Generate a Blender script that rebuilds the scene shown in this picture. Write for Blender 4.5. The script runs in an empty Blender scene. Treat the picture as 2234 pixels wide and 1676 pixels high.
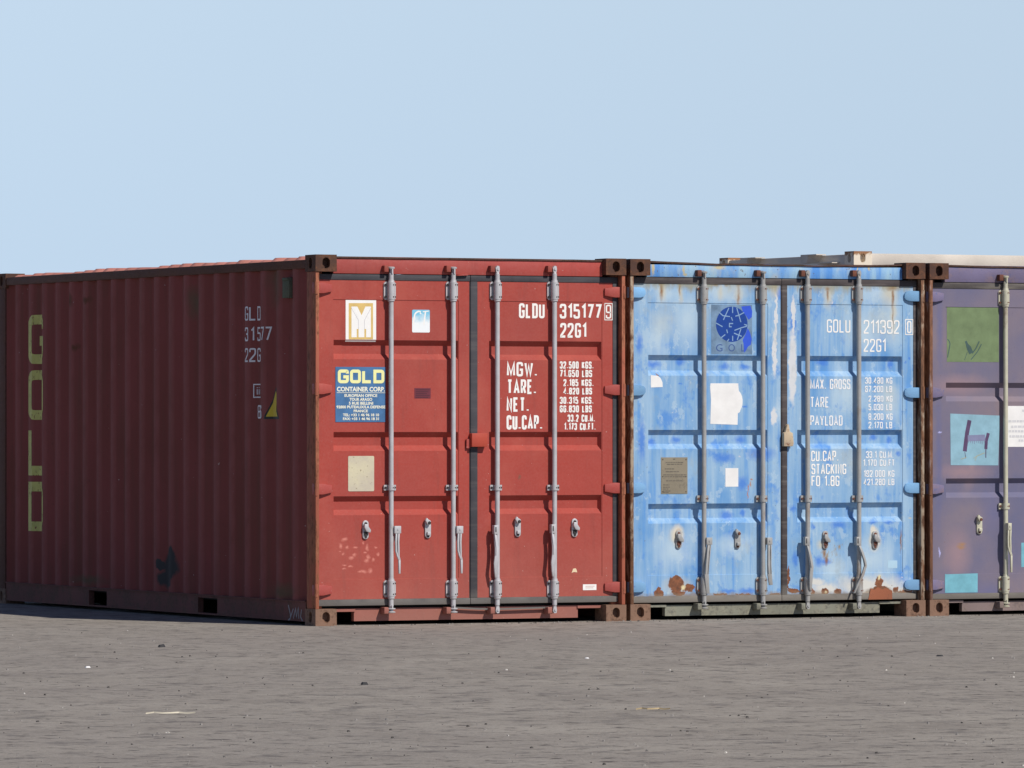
import bpy, bmesh, math, random
import numpy as np
from mathutils import Vector, Matrix
R = math.radians
random.seed(7)
S = bpy.context.scene
COL = S.collection

# ------------------------------------------------------------------ camera
CAM = (-17.2865, -38.059, 1.4052); YAW = .459085; PITCH = .0067557; FPX = 13081.5
cd = bpy.data.cameras.new("camera"); cam = bpy.data.objects.new("camera", cd); COL.objects.link(cam)
cam.location = CAM
cam.rotation_euler = (math.pi/2 + PITCH, 0, -YAW)
cd.sensor_width = 36; cd.lens = FPX/2234*36; cd.clip_end = 20000; cd.clip_start = .5
S.camera = cam
# ------------------------------------------------------------------ world + sun
SUN_EL, SUN_AZ = R(44.5), R(22)          # azimuth right of the door-end normal (-Y)
w = bpy.data.worlds.new("World"); S.world = w; w.use_nodes = True
nt = w.node_tree; bg = nt.nodes["Background"]
sky = nt.nodes.new("ShaderNodeTexSky"); sky.sky_type = 'NISHITA'; sky.sun_disc = False
sky.sun_elevation = SUN_EL; sky.sun_rotation = math.pi - SUN_AZ
sky.air_density = .5; sky.dust_density = 0; sky.ozone_density = .2
gc = nt.nodes.new("ShaderNodeTexCoord"); lift = nt.nodes.new("ShaderNodeVectorMath"); lift.operation = 'MULTIPLY_ADD'   # clear-air sky: blue reaches down to the horizon
lift.inputs[1].default_value = (1, 1, -.05); lift.inputs[2].default_value = (0, 0, .0245)
sep = nt.nodes.new("ShaderNodeSeparateXYZ"); nt.links.new(gc.outputs['Generated'], sep.inputs[0])   # ... even haze band low down, deep clear blue higher up
m1 = nt.nodes.new("ShaderNodeMath"); m1.operation = 'SUBTRACT'; nt.links.new(sep.outputs[2], m1.inputs[0]); m1.inputs[1].default_value = .09
m2 = nt.nodes.new("ShaderNodeMath"); m2.operation = 'MAXIMUM'; nt.links.new(m1.outputs[0], m2.inputs[0]); m2.inputs[1].default_value = 0
m3 = nt.nodes.new("ShaderNodeMath"); m3.operation = 'MULTIPLY_ADD'; nt.links.new(m2.outputs[0], m3.inputs[0]); m3.inputs[1].default_value = 1.1; m3.inputs[2].default_value = .0315
cz = nt.nodes.new("ShaderNodeCombineXYZ"); nt.links.new(m3.outputs[0], cz.inputs[2])
nt.links.new(gc.outputs['Generated'], lift.inputs[0]); nt.links.new(cz.outputs[0], lift.inputs[2]); nt.links.new(lift.outputs[0], sky.inputs['Vector'])
tint = nt.nodes.new("ShaderNodeMixRGB"); tint.blend_type = 'MULTIPLY'; tint.inputs[0].default_value = 1; tint.inputs[2].default_value = (.97, .945, 1.04, 1)
nt.links.new(sky.outputs[0], tint.inputs[1]); nt.links.new(tint.outputs[0], bg.inputs[0]); bg.inputs[1].default_value = .106
sd = bpy.data.lights.new("sun", 'SUN'); sd.energy = 5.0; sd.angle = R(.5); sd.color = (1, .955, .89)
sun = bpy.data.objects.new("sun", sd); COL.objects.link(sun)
sv = Vector((math.sin(SUN_AZ)*math.cos(SUN_EL), -math.cos(SUN_AZ)*math.cos(SUN_EL), math.sin(SUN_EL)))
sun.rotation_euler = (-sv).to_track_quat('-Z', 'Y').to_euler(); sun.location = (0, -10, 20)
S.view_settings.view_transform = 'Standard'; S.view_settings.look = 'None'
S.view_settings.exposure = -.22; S.view_settings.gamma = 1

# ------------------------------------------------------------------ survey helpers: measured point -> real place on a plane
_f = Vector((math.sin(YAW)*math.cos(PITCH), math.cos(YAW)*math.cos(PITCH), math.sin(PITCH)))
_r = Vector((math.cos(YAW), -math.sin(YAW), 0)); _u = _r.cross(_f); _c = Vector(CAM)
def on(ax, px, py, v):
    d = _f*FPX + _r*(px-1117) + _u*(838-py)
    return _c + d*((v-_c[ax])/d[ax])

# ------------------------------------------------------------------ material helper
class NB:
    def __init__(s, name, rough=.5, metal=0., spec=.4):
        s.m = bpy.data.materials.new(name); s.m.use_nodes = True; s.t = s.m.node_tree
        s.b = s.t.nodes["Principled BSDF"]
        s.b.inputs['Roughness'].default_value = rough; s.b.inputs['Metallic'].default_value = metal
        s.b.inputs['Specular IOR Level'].default_value = spec
        s.co = s.n('ShaderNodeTexCoord').outputs['Object']
    def n(s, k): return s.t.nodes.new(k)
    def l(s, a, b):
        if hasattr(a, 'is_linked'): s.t.links.new(a, b)
        else: b.default_value = a
    def mp(s, sc=(1,1,1), loc=(0,0,0), v=None):
        q = s.n('ShaderNodeMapping'); s.l(v or s.co, q.inputs[0]); q.inputs['Scale'].default_value = sc; q.inputs['Location'].default_value = loc
        return q.outputs[0]
    def noise(s, scale, det=4, rough=.55, v=None, dist=0, col=False):
        q = s.n('ShaderNodeTexNoise'); s.l(v or s.co, q.inputs['Vector']); q.inputs['Scale'].default_value = scale
        q.inputs['Detail'].default_value = det; q.inputs['Roughness'].default_value = rough; q.inputs['Distortion'].default_value = dist
        return q.outputs['Color' if col else 'Fac']
    def ramp(s, f, stops):
        q = s.n('ShaderNodeValToRGB'); s.l(f, q.inputs[0]); e = q.color_ramp.elements
        while len(e) < len(stops): e.new(.5)
        for i, (p, c) in enumerate(stops):
            e[i].position = p; e[i].color = (c, c, c, 1) if not hasattr(c, '__len__') else (*c, 1)
        return q.outputs[0]
    def mix(s, f, a, b, mode='MIX'):
        q = s.n('ShaderNodeMixRGB'); q.blend_type = mode; s.l(f, q.inputs[0])
        for i, x in ((1, a), (2, b)): s.l(x if hasattr(x, 'is_linked') else (*x, 1), q.inputs[i])
        return q.outputs[0]
    def math(s, op, a, b=0., clamp=False):
        q = s.n('ShaderNodeMath'); q.operation = op; s.l(a, q.inputs[0]); s.l(b, q.inputs[1]); q.use_clamp = clamp
        return q.outputs[0]
    def vm(s, op, a, b):
        q = s.n('ShaderNodeVectorMath'); q.operation = op; s.l(a, q.inputs[0]); s.l(b, q.inputs[1])
        return q.outputs[0]
    def warp(s, scale, amp, v=None):
        c = s.noise(scale, 4, .6, v, col=True)
        c = s.vm('SUBTRACT', c, (.5, .5, .5)); c = s.vm('MULTIPLY', c, (amp, amp, amp))
        return s.vm('ADD', v or s.co, c)
    def blobs(s, v, lst, soft=.5):
        out = None
        for (cx, cz, rx, rz) in lst:
            q = s.n('ShaderNodeVectorMath'); q.operation = 'MULTIPLY_ADD'; s.l(v, q.inputs[0])
            q.inputs[1].default_value = (1/rx, 0, 1/rz); q.inputs[2].default_value = (-cx/rx, 0, -cz/rz)
            L = s.n('ShaderNodeVectorMath'); L.operation = 'LENGTH'; s.l(q.outputs[0], L.inputs[0])
            d = L.outputs['Value']
            out = d if out is None else s.math('MINIMUM', out, d)
        q = s.n('ShaderNodeMapRange'); s.l(out, q.inputs[0]); q.inputs[1].default_value = 1.0; q.inputs[2].default_value = 1-soft
        q.inputs[3].default_value = 0; q.inputs[4].default_value = 1
        return q.outputs[0]
    def z(s, a, b):
        q = s.n('ShaderNodeSeparateXYZ'); s.l(s.co, q.inputs[0])
        r = s.n('ShaderNodeMapRange'); s.l(q.outputs[2], r.inputs[0]); r.inputs[1].default_value = a; r.inputs[2].default_value = b
        return r.outputs[0]
    def done(s, col, bump=None, bs=.3, bd=.002, rough=None):
        s.l(col if hasattr(col, 'is_linked') else (*col, 1), s.b.inputs['Base Color'])
        if bump is not None:
            q = s.n('ShaderNodeBump'); s.l(bump, q.inputs['Height']); q.inputs['Strength'].default_value = bs; q.inputs['Distance'].default_value = bd
            s.l(q.outputs[0], s.b.inputs['Normal'])
        if rough is not None: s.l(rough, s.b.inputs['Roughness'])
        return s.m
    def cut(s, fac):      # worn-through lettering: fac 0 lets the surface below show
        t = s.n('ShaderNodeBsdfTransparent'); m = s.n('ShaderNodeMixShader'); o = s.t.nodes['Material Output']
        s.l(fac, m.inputs[0]); s.l(t.outputs[0], m.inputs[1]); s.l(s.b.outputs[0], m.inputs[2]); s.l(m.outputs[0], o.inputs[0])
        return s.m

# ------------------------------------------------------------------ mesh helper
class MB:
    def __init__(s): s.v = []; s.f = []; s.sm = []; s.mi = []; s.k = 0
    def add(s, vs, fs, smooth=False):
        s.mi += [s.k]*len(fs)
        o = len(s.v); s.v += [tuple(p) for p in vs]; s.f += [tuple(i+o for i in f) for f in fs]; s.sm += [smooth]*len(fs); return s
    def box(s, x0, x1, y0, y1, z0, z1):
        return s.add([(x0,y0,z0),(x1,y0,z0),(x1,y1,z0),(x0,y1,z0),(x0,y0,z1),(x1,y0,z1),(x1,y1,z1),(x0,y1,z1)],
                     [(0,3,2,1),(4,5,6,7),(0,1,5,4),(1,2,6,5),(2,3,7,6),(3,0,4,7)])
    def prism_y(s, poly, y0, y1):            # poly of (x,z), counter-clockwise seen from -Y
        n = len(poly)
        s.add([(x,y0,z) for x,z in poly]+[(x,y1,z) for x,z in poly],
              [tuple(range(n)), tuple(range(2*n-1, n-1, -1))]+[(i, i+n, (i+1)%n+n, (i+1)%n) for i in range(n)])
        return s
    def flat_y(s, poly, y): n = len(poly); return s.add([(x,y,z) for x,z in poly], [tuple(range(n))])
    def lathe(s, cx, cy, prof, n=18):        # prof: (r,z)
        vs = []; fs = []
        for r, z in prof: vs += [(cx+r*math.cos(2*math.pi*i/n), cy+r*math.sin(2*math.pi*i/n), z) for i in range(n)]
        for k in range(len(prof)-1):
            for i in range(n): j = (i+1)%n; fs.append((k*n+i, k*n+j, (k+1)*n+j, (k+1)*n+i))
        fs.append(tuple(range(n-1,-1,-1))); fs.append(tuple((len(prof)-1)*n+i for i in range(n)))
        return s.add(vs, fs, True)
    def disc_y(s, cx, cz, r, y0, y1, n=14, r2=None):
        r2 = r if r2 is None else r2; a = [2*math.pi*i/n for i in range(n)]
        vs = [(cx+r2*math.cos(t), y0, cz+r2*math.sin(t)) for t in a]+[(cx+r*math.cos(t), y1, cz+r*math.sin(t)) for t in a]
        return s.add(vs, [tuple(range(n))]+[(i, i+n, (i+1)%n+n, (i+1)%n) for i in range(n)], True)
    def sweep(s, pts, w, t):                 # flat bar along (x,y,z) points, wide across x, thin in y
        n = len(pts); ws = w if hasattr(w, '__len__') else [w]*n; vs = []
        for p, ww in zip(pts, ws):
            x, y, z = p; vs += [(x-ww/2,y-t/2,z),(x+ww/2,y-t/2,z),(x+ww/2,y+t/2,z),(x-ww/2,y+t/2,z)]
        fs = [(3,2,1,0), tuple(4*(n-1)+i for i in range(4))]
        for k in range(n-1):
            for i in range(4): j = (i+1)%4; fs.append((4*k+i, 4*k+j, 4*k+4+j, 4*k+4+i))
        return s.add(vs, fs)
    def build(s, name, mat, parent=None, bev=0, loc=None, smooth_angle=35, recalc=True):
        me = bpy.data.meshes.new(name); me.from_pydata(s.v, [], s.f)
        if recalc or bev:
            bm = bmesh.new(); bm.from_mesh(me)
            for i, f in enumerate(bm.faces): f.smooth = s.sm[i]; f.material_index = s.mi[i]
            if recalc: bmesh.ops.recalc_face_normals(bm, faces=bm.faces)
            if bev:
                ed = [e for e in bm.edges if len(e.link_faces) == 2 and e.calc_face_angle(0) > .6 and not e.link_faces[0].smooth]
                bmesh.ops.bevel(bm, geom=ed, offset=bev, segments=2, affect='EDGES', profile=.5, clamp_overlap=True)
            bm.to_mesh(me); bm.free()
        else:
            me.polygons.foreach_set('use_smooth', s.sm); me.polygons.foreach_set('material_index', s.mi)
        me.set_sharp_from_angle(angle=R(smooth_angle))
        for q in (mat if isinstance(mat, (list, tuple)) else [mat]): me.materials.append(q)
        o = bpy.data.objects.new(name, me); COL.objects.link(o)
        if parent: o.parent = parent
        if loc: o.location = loc
        return o
def tag(o, label=None, cat=None, group=None, kind=None):
    for k, v in (('label', label), ('category', cat), ('group', group), ('kind', kind)):
        if v: o[k] = v
    return o
def empty(name, loc, rz=0):
    o = bpy.data.objects.new(name, None); COL.objects.link(o); o.location = loc; o.rotation_euler = (0, 0, rz); o.empty_display_size = .3
    return o

# ------------------------------------------------------------------ lettering (stroke font, condensed stencil style)
GL = {
'0': (.5, [[(0,0),(1,0),(1,1),(0,1),'c']]), 'O': (.5, [[(0,0),(1,0),(1,1),(0,1),'c']]),
'1': (.26, [[(0,.8,0),(1,1,0),(1,0,0)]]),
'2': (.5, [[(0,.74),(0,1),(1,1),(1,.6),(0,.08,0),(0,0,0),(1,0)]]),
'3': (.5, [[(0,.76),(0,1),(1,1),(1,.52),(.35,.52)], [(.35,.52),(1,.52),(1,0),(0,0),(0,.24)]]),
'4': (.5, [[(.78,0),(.78,1,0),(0,.3,0),(1,.3)]]),
'5': (.5, [[(1,1),(.04,1,0),(.04,.58,0),(1,.58),(1,0),(0,0),(0,.22)]]),
'6': (.5, [[(1,.78),(1,1),(0,1),(0,0),(1,0),(1,.56),(0,.56)]]),
'7': (.5, [[(0,1),(1,1,0),(.3,0)]]),
'8': (.5, [[(0,.52),(1,.52),(1,1),(0,1),'c'], [(0,0),(1,0),(1,.52),(0,.52),'c']]),
'9': (.5, [[(0,.22),(0,0),(1,0),(1,1),(0,1),(0,.44),(1,.44)]]),
'A': (.58, [[(0,0),(.5,1,0),(1,0)], [(.2,.3),(.8,.3)]]),
'B': (.5, [[(0,.52),(1,.52),(1,1),(0,1,0),(0,.52,0)], [(0,0,0),(1,0),(1,.52),(0,.52,0),'c']]),
'C': (.5, [[(1,.74),(1,1),(0,1),(0,0),(1,0),(1,.26)]]),
'D': (.5, [[(0,0,0),(1,0),(1,1),(0,1,0),'c']]),
'E': (.45, [[(1,1),(0,1,0),(0,0,0),(1,0)], [(0,.52),(.85,.52)]]),
'F': (.45, [[(1,1),(0,1,0),(0,0)], [(0,.52),(.85,.52)]]),
'G': (.5, [[(1,.76),(1,1),(0,1),(0,0),(1,0),(1,.46,0),(.5,.46)]]),
'I': (.1, [[(.5,0),(.5,1)]]),
'K': (.5, [[(0,0),(0,1)], [(1,1),(.05,.45)], [(.35,.6),(1,0)]]),
'L': (.45, [[(0,1),(0,0,0),(1,0)]]),
'M': (.68, [[(0,0),(0,1,0),(.5,.1,0),(1,1,0),(1,0)]]),
'N': (.5, [[(0,0),(0,1,0),(1,0,0),(1,1)]]),
'P': (.5, [[(0,0),(0,1,0),(1,1),(1,.45),(0,.45)]]),
'R': (.5, [[(0,0),(0,1,0),(1,1),(1,.48),(0,.48)], [(.5,.48),(1,0)]]),
'S': (.5, [[(1,.76),(1,1),(0,1),(0,.52),(1,.52),(1,0),(0,0),(0,.24)]]),
'T': (.5, [[(0,1),(1,1)], [(.5,1),(.5,0)]]),
'U': (.5, [[(0,1),(0,0),(1,0),(1,1)]]),
'W': (.72, [[(0,1),(.25,0,0),(.5,.8,0),(.75,0,0),(1,1)]]),
'X': (.52, [[(0,0),(1,1)], [(0,1),(1,0)]]),
'Y': (.55, [[(0,1),(.5,.45,0),(1,1)], [(.5,.45),(.5,0)]]),
'.': (.1, [[(.5,0),(.5,.1)]]), "'": (.1, [[(.5,.8),(.5,1)]]), ' ': (.24, []),
'i': (.12, [[(.5,0),(.5,.72)], [(.5,.88),(.5,1)]]), 'c': (.4, [[(1,.62),(1,.8),(0,.8),(0,0),(1,0),(1,.18)]]),
}
def fillet(pts, rad, closed):
    out = []; n = len(pts)
    for i, p in enumerate(pts):
        P = np.array(p[:2]); rr = rad if len(p) < 3 else p[2]*rad
        if (not closed and i in (0, n-1)) or rr <= 0: out.append(P); continue
        A = np.array(pts[i-1][:2])-P; B = np.array(pts[(i+1)%n][:2])-P
        la, lb = np.linalg.norm(A), np.linalg.norm(B); d = min(rr, la*.49, lb*.49)
        a = P+A/la*d; b = P+B/lb*d
        for t in (0, .2, .4, .6, .8, 1): out.append((1-t)**2*a+2*t*(1-t)*P+t*t*b)
    return out
def ribbon(pts, th, closed=False):
    """2-D polyline -> list of quads (4 points each)"""
    P = [np.array(p[:2], float) for p in pts]; n = len(P)
    k = [0]
    for i in range(1, n):
        if np.linalg.norm(P[i]-P[k[-1]]) > 1e-7: k.append(i)
    P = [P[i] for i in k]; n = len(P)
    L = []; Rr = []
    for i in range(n):
        if closed: a, b = P[i]-P[i-1], P[(i+1)%n]-P[i]
        else: a = P[i]-P[i-1] if i else P[1]-P[0]; b = P[i+1]-P[i] if i < n-1 else P[-1]-P[-2]
        a = a/np.linalg.norm(a); b = b/np.linalg.norm(b)
        na = np.array((-a[1], a[0])); nb = np.array((-b[1], b[0])); m = na+nb
        if np.linalg.norm(m) < 1e-6: m = na
        m = m/np.linalg.norm(m); h = th/2/max(.45, float(m@na))
        L.append(P[i]+m*h); Rr.append(P[i]-m*h)
    return [(Rr[i], Rr[(i+1)%n], L[(i+1)%n], L[i]) for i in range(n if closed else n-1)]
def text_quads(txt, x0, x1, z0, z1, th, gap=.15, rad=.13, pitch=None):
    """groups of quads, one group per stroke"""
    H = z1-z0-th; g = []; x = 0; wd = []
    for c in txt: wd.append(x); x += GL[c][0]+gap
    tot = x-gap
    sx = (x1-x0-th*len(txt))/max(tot, .01)
    wd = [o+i*th/sx for i, o in enumerate(wd)]
    for c, o in zip(txt, wd):
        for st in GL[c][1]:
            closed = st[-1] == 'c'; pts = [p for p in st if p != 'c']
            pts = [(x0+th/2+(o+p[0]*GL[c][0])*sx, z0+th/2+p[1]*H)+tuple(p[2:]) for p in pts]
            g.append(ribbon(fillet(pts, rad*H, closed), th, closed))
    return g
class Deco:
    """paint / print lying on a door face (plane y)"""
    def __init__(s, y): s.m = MB(); s.y = y; s.k = 0
    def quads(s, grp):
        y = s.y-.00012*(s.k % 9); s.k += 1
        for q in grp: s.m.add([(p[0], y, p[1]) for p in q], [(0,1,2,3)])
    def text(s, *a, **k):
        for g in text_quads(*a, **k): s.quads(g)
    def line(s, pts, th, closed=False): s.quads(ribbon(pts, th, closed))
    def poly(s, pts): s.m.flat_y(pts, s.y-.00012*(s.k % 9)); s.k += 1
    def font(s, txt, x0, x1, z0, z1, bold=.0):
        cu = bpy.data.curves.new('lettering', 'FONT'); cu.body = txt; cu.offset = bold; cu.resolution_u = 3
        o = bpy.data.objects.new('lettering', cu); COL.objects.link(o)
        dg = bpy.context.evaluated_depsgraph_get(); me = bpy.data.meshes.new_from_object(o.evaluated_get(dg))
        V = np.array([v.co[:2] for v in me.vertices]); a, b = V.min(0), V.max(0)
        V = (V-a)/(b-a); y = s.y-.00012*(s.k % 9); s.k += 1
        s.m.add([(x0+(x1-x0)*p[0], y, z0+(z1-z0)*p[1]) for p in V], [tuple(p.vertices) for p in me.polygons])
        bpy.data.objects.remove(o); bpy.data.curves.remove(cu); bpy.data.meshes.remove(me)
    def build(s, name, mat, parent): return s.m.build(name, mat, parent, recalc=False)

W, H, L = 2.438, 2.591, 6.058
# ================================================================== MATERIALS
def rusty(name, paint, rust_a, rust_b, amt, seed=0., rough=.75, stretch=1.):
    b = NB(name, rough, 0, .25); v = b.mp((1,1,stretch), (seed, seed*.7, seed*1.3))
    n1 = b.noise(9, 6, .65, v); n2 = b.noise(40, 5, .7, v); n3 = b.noise(2.3, 3, .5, v)
    rust = b.mix(b.ramp(n2, [(.35, 0.), (.65, 1.)]), rust_a, rust_b)
    m = b.math('ADD', b.math('MULTIPLY', n1, .6), b.math('MULTIPLY', n2, .4))
    f = b.ramp(m, [(max(0, amt-.04), 1.), (min(1, amt+.04), 0.)])
    c = b.mix(f, paint, rust)
    c = b.mix(b.ramp(n3, [(.3, .0), (.75, .35)]), c, (.03, .022, .018))
    return b.done(c, n2, .5, .003)
def red_paint(name, base, dusty=0., seed=0., marks=()):
    b = NB(name, .5, 0, .25); v = b.mp((1,1,1), (seed, 0, seed))
    big = b.noise(1.3, 3, .5, v); fine = b.noise(60, 4, .6, v)
    st = b.noise(1, 5, .6, b.mp((16, 16, .7), (seed, 0, 0)))
    c = b.mix(b.ramp(big, [(.3, 0.), (.7, 1.)]), base, tuple(x*.86+.012 for x in base))
    c = b.mix(b.ramp(st, [(.5, 0.), (.8, .25)]), c, tuple(x*.72 for x in base))
    c = b.mix(b.ramp(fine, [(.3, .0), (.8, .1)]), c, (.5, .3, .26))
    sp = b.noise(75, 2, .4, b.mp((1,1,1), (seed+3, 1, 2)))
    c = b.mix(b.ramp(sp, [(.765, 0.), (.785, .8)]), c, (.62, .5, .45))
    sp2 = b.noise(48, 3, .5, b.mp((1,1,1), (seed+9, 4, 2)))
    c = b.mix(b.ramp(sp2, [(.745, 0.), (.78, .7)]), c, (.11, .04, .03))
    fd = b.noise(2.1, 5, .65, b.mp((1,1,.6), (seed+20, 3, 1))); c = b.mix(b.ramp(fd, [(.50, 0.), (.72, .55)]), c, (.44, .105, .075))
    gm = b.noise(1, 6, .7, b.mp((10, 10, 1.1), (seed+31, 0, 2))); c = b.mix(b.ramp(gm, [(.56, 0.), (.72, .4)]), c, (.20, .055, .045))
    if dusty: c = b.mix(b.math('MULTIPLY', b.z(.75, .02), dusty), c, (.33, .17, .13))
    wv = b.warp(14, .05)
    for col, lst, soft in marks: c = b.mix(b.blobs(wv, lst, soft), c, col)
    dent = b.noise(3.2, 3, .5, b.mp((1,1,1), (seed+40, 0, 0)))
    return b.done(c, b.mix(.04, dent, fine), .35, .03)

RED = (.38, .052, .036)
def pl(px, py, rx, rz, org, y): p = on(1, px, py, y); return (p.x-org[0], p.z, rx/275., rz/305.)
ORG = {'red': (0, 0), 'blue': (2.4856, .0278), 'purple': (4.9600, .0278)}
RB = lambda *a: pl(*a, ORG['red'], .063)
BB = lambda *a: pl(*a, ORG['blue'], .091)
PB = lambda *a: pl(*a, ORG['purple'], .091)

M = {}
gr = [(743,1190,4,7),(752,1176,7,5),(757,1194,5,5),(750,1210,3,3),(776,1194,6,3),(773,1211,6,6),(766,1218,7,5),(803,1196,4,9),(798,1207,4,3),(804,1217,5,8),(801,1224,6,5),(815,1221,4,5),
      (826,1209,5,5),(793,1186,3,4),(822,1193,4,3),(752,1233,6,3),(765,1236,7,3),(751,1242,4,3),(793,1247,10,5),(807,1245,6,7),(786,1249,7,3),(741,1203,3,2)]
M['red_door'] = red_paint('red door paint', RED, .25, 0., [((.62,.22,.17), [RB(*g) for g in gr], .9), ((.2,.09,.06), [RB(1134,1042,3,8)], .9)])
M['red_trim'] = red_paint('red frame paint', (.40, .062, .05), 0., 4.)
M['red_sill'] = red_paint('red sill paint', (.30, .062, .045), .55, 7.)
M['red_side'] = None
def side_red():
    b = NB('shade-darkened red side paint', .75, 0, .12); v = b.co  # door red made darker: the side's shade is put into the colour
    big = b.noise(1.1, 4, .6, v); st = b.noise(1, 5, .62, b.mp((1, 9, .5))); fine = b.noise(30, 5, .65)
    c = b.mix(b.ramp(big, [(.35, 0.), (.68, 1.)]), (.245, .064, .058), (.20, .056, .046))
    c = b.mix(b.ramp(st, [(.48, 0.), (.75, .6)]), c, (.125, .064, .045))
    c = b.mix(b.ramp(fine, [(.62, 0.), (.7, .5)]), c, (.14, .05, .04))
    sp = b.noise(38, 2, .4, b.mp((1,1,1), (5, 1, 2))); c = b.mix(b.ramp(sp, [(.79, 0.), (.8, .7)]), c, (.7, .62, .58))
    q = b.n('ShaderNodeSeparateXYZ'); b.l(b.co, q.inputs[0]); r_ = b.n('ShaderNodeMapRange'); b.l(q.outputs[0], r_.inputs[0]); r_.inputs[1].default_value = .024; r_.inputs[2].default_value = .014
    c = b.mix(b.math('MULTIPLY', r_.outputs[0], b.ramp(b.noise(6, 5, .65), [(.3, .2), (.6, .6)])), c, (.30, .10, .092))   # outer fold faces coloured lighter, painting light-and-shade contrast into the ribs
    wv = b.warp(7, .14)
    # grey primer patch low down, and rusty drips below the dents near the top
    q = b.n('ShaderNodeSeparateXYZ'); b.l(wv, q.inputs[0]); cb = b.n('ShaderNodeCombineXYZ'); b.l(q.outputs[1], cb.inputs[0]); b.l(q.outputs[2], cb.inputs[2])
    def sb(px, py, rx, rz): p = on(0, px, py, .02); return (p.y, p.z, rx/123., rz/285.)
    c = b.mix(b.blobs(cb.outputs[0], [sb(368,1236,20,34), sb(360,1262,18,22), sb(374,1210,10,20), sb(350,1232,8,10)], .3), c, (.055, .052, .052))
    c = b.mix(b.blobs(cb.outputs[0], [sb(155,655,9,20), sb(188,655,12,12), sb(163,760,8,10), sb(92,655,4,22)], .8), c, (.13, .05, .03))
    c = b.mix(b.blobs(cb.outputs[0], [sb(420,660,16,40), sb(600,620,22,60), sb(615,1290,40,20), sb(190,1265,60,16)], .9), c, (.14, .085, .055))
    return b.done(c, b.mix(.6, fine, big), .2, .008)
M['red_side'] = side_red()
M['rust_rail'] = rusty('rusty brown rail', (.13, .06, .045), (.095, .045, .03), (.16, .07, .045), .5, 2.)
M['rust_rail_low'] = rusty('dirty brown bottom rail', (.19, .068, .055), (.125, .05, .038), (.17, .08, .055), .48, 5.)
M['casting'] = rusty('rusty casting steel', (.085, .042, .03), (.055, .03, .022), (.21, .085, .04), .52, 3.)
M['casting_low'] = rusty('dusty casting steel', (.26, .15, .10), (.13, .07, .045), (.32, .19, .125), .5, 6.)
M['red_post'] = rusty('rusty red post', (.42, .12, .07), (.20, .06, .03), (.55, .21, .11), .5, 8., stretch=.35)
M['blue_post'] = rusty('rusty brown post', (.42, .33, .24), (.10, .05, .03), (.27, .12, .06), .53, 9., stretch=.3)
M['purple_post'] = rusty('rusty mauve post', (.30, .22, .20), (.12, .055, .035), (.26, .12, .065), .56, 11., stretch=.3)
M['lip'] = rusty('dark rusty lip', (.10, .05, .04), (.05, .03, .02), (.10, .055, .035), .5, 12.)
def rubber(name, a, bcol, amt, low=.45):
    b = NB(name, .7, 0, .2); n = b.noise(7, 5, .65); n2 = b.noise(1, 5, .6, b.mp((2.2, 2, 26)))
    c = b.mix(b.ramp(n, [(.35, 0.), (.7, 1.)]), a, tuple(x*1.35 for x in a)); c = b.mix(b.ramp(n2, [(.5, 0.), (.72, amt)]), c, bcol)
    c = b.mix(b.math('MULTIPLY', b.ramp(b.math('ADD', b.z(.30, .12), b.math('MULTIPLY', b.math('SUBTRACT', n, .5), .6)), [(.3, 0.), (.8, 1.)]), low), c, (.26, .235, .20))
    return b.done(c, n, .3, .003)
M['rubber'] = rubber('grey door rubber', (.052, .050, .056), (.16, .14, .13), .35)
M['rubber_dirty'] = rubber('dirty door rubber', (.075, .066, .062), (.27, .24, .2), .7)
M['rubber_old'] = rubber('weathered brown rubber', (.062, .052, .052), (.28, .25, .22), .4, .75)
def galv(name, base, rust, seed):
    b = NB(name, .42, .15, .5); v = b.mp((1,1,1), (seed,)*3)
    n = b.noise(14, 4, .6, v); n2 = b.noise(5, 6, .7, b.mp((1,1,.5), (seed+4,)*3))
    c = b.mix(b.ramp(n, [(.35, 0.), (.7, 1.)]), base, tuple(x*.8 for x in base))
    c = b.mix(b.ramp(n2, [(.62-rust, 0.), (.74-rust, .75)]), c, (.27, .19, .13))
    return b.done(c, n, .15, .002, b.ramp(n, [(.3, .35), (.7, .6)]))
M['galv'] = galv('galvanised steel', (.54, .525, .53), -.02, 1.)
M['galv_blue'] = galv('weathered galvanised steel', (.40, .39, .37), .06, 2.)
M['galv_cream'] = galv('cream coated steel', (.60, .57, .43), .03, 3.)
M['bolt'] = NB('dark bolt steel', .6, .3, .3).done((.045, .04, .038))
M['rust_bolt'] = rusty('rusty bolt', (.16, .06, .04), (.12, .045, .03), (.24, .09, .05), .5, 14.)
M['red_keeper'] = rusty('worn red keeper', (.34, .075, .055), (.17, .055, .04), (.26, .11, .07), .42, 15.)
M['inside'] = NB('dark interior', .9).done((.02, .018, .016))  # near-black colour stands in for the shade inside
M['roof_red'] = rusty('faded pink roof paint', (.50, .20, .16), (.30, .13, .09), (.46, .24, .17), .38, 16.)

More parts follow.
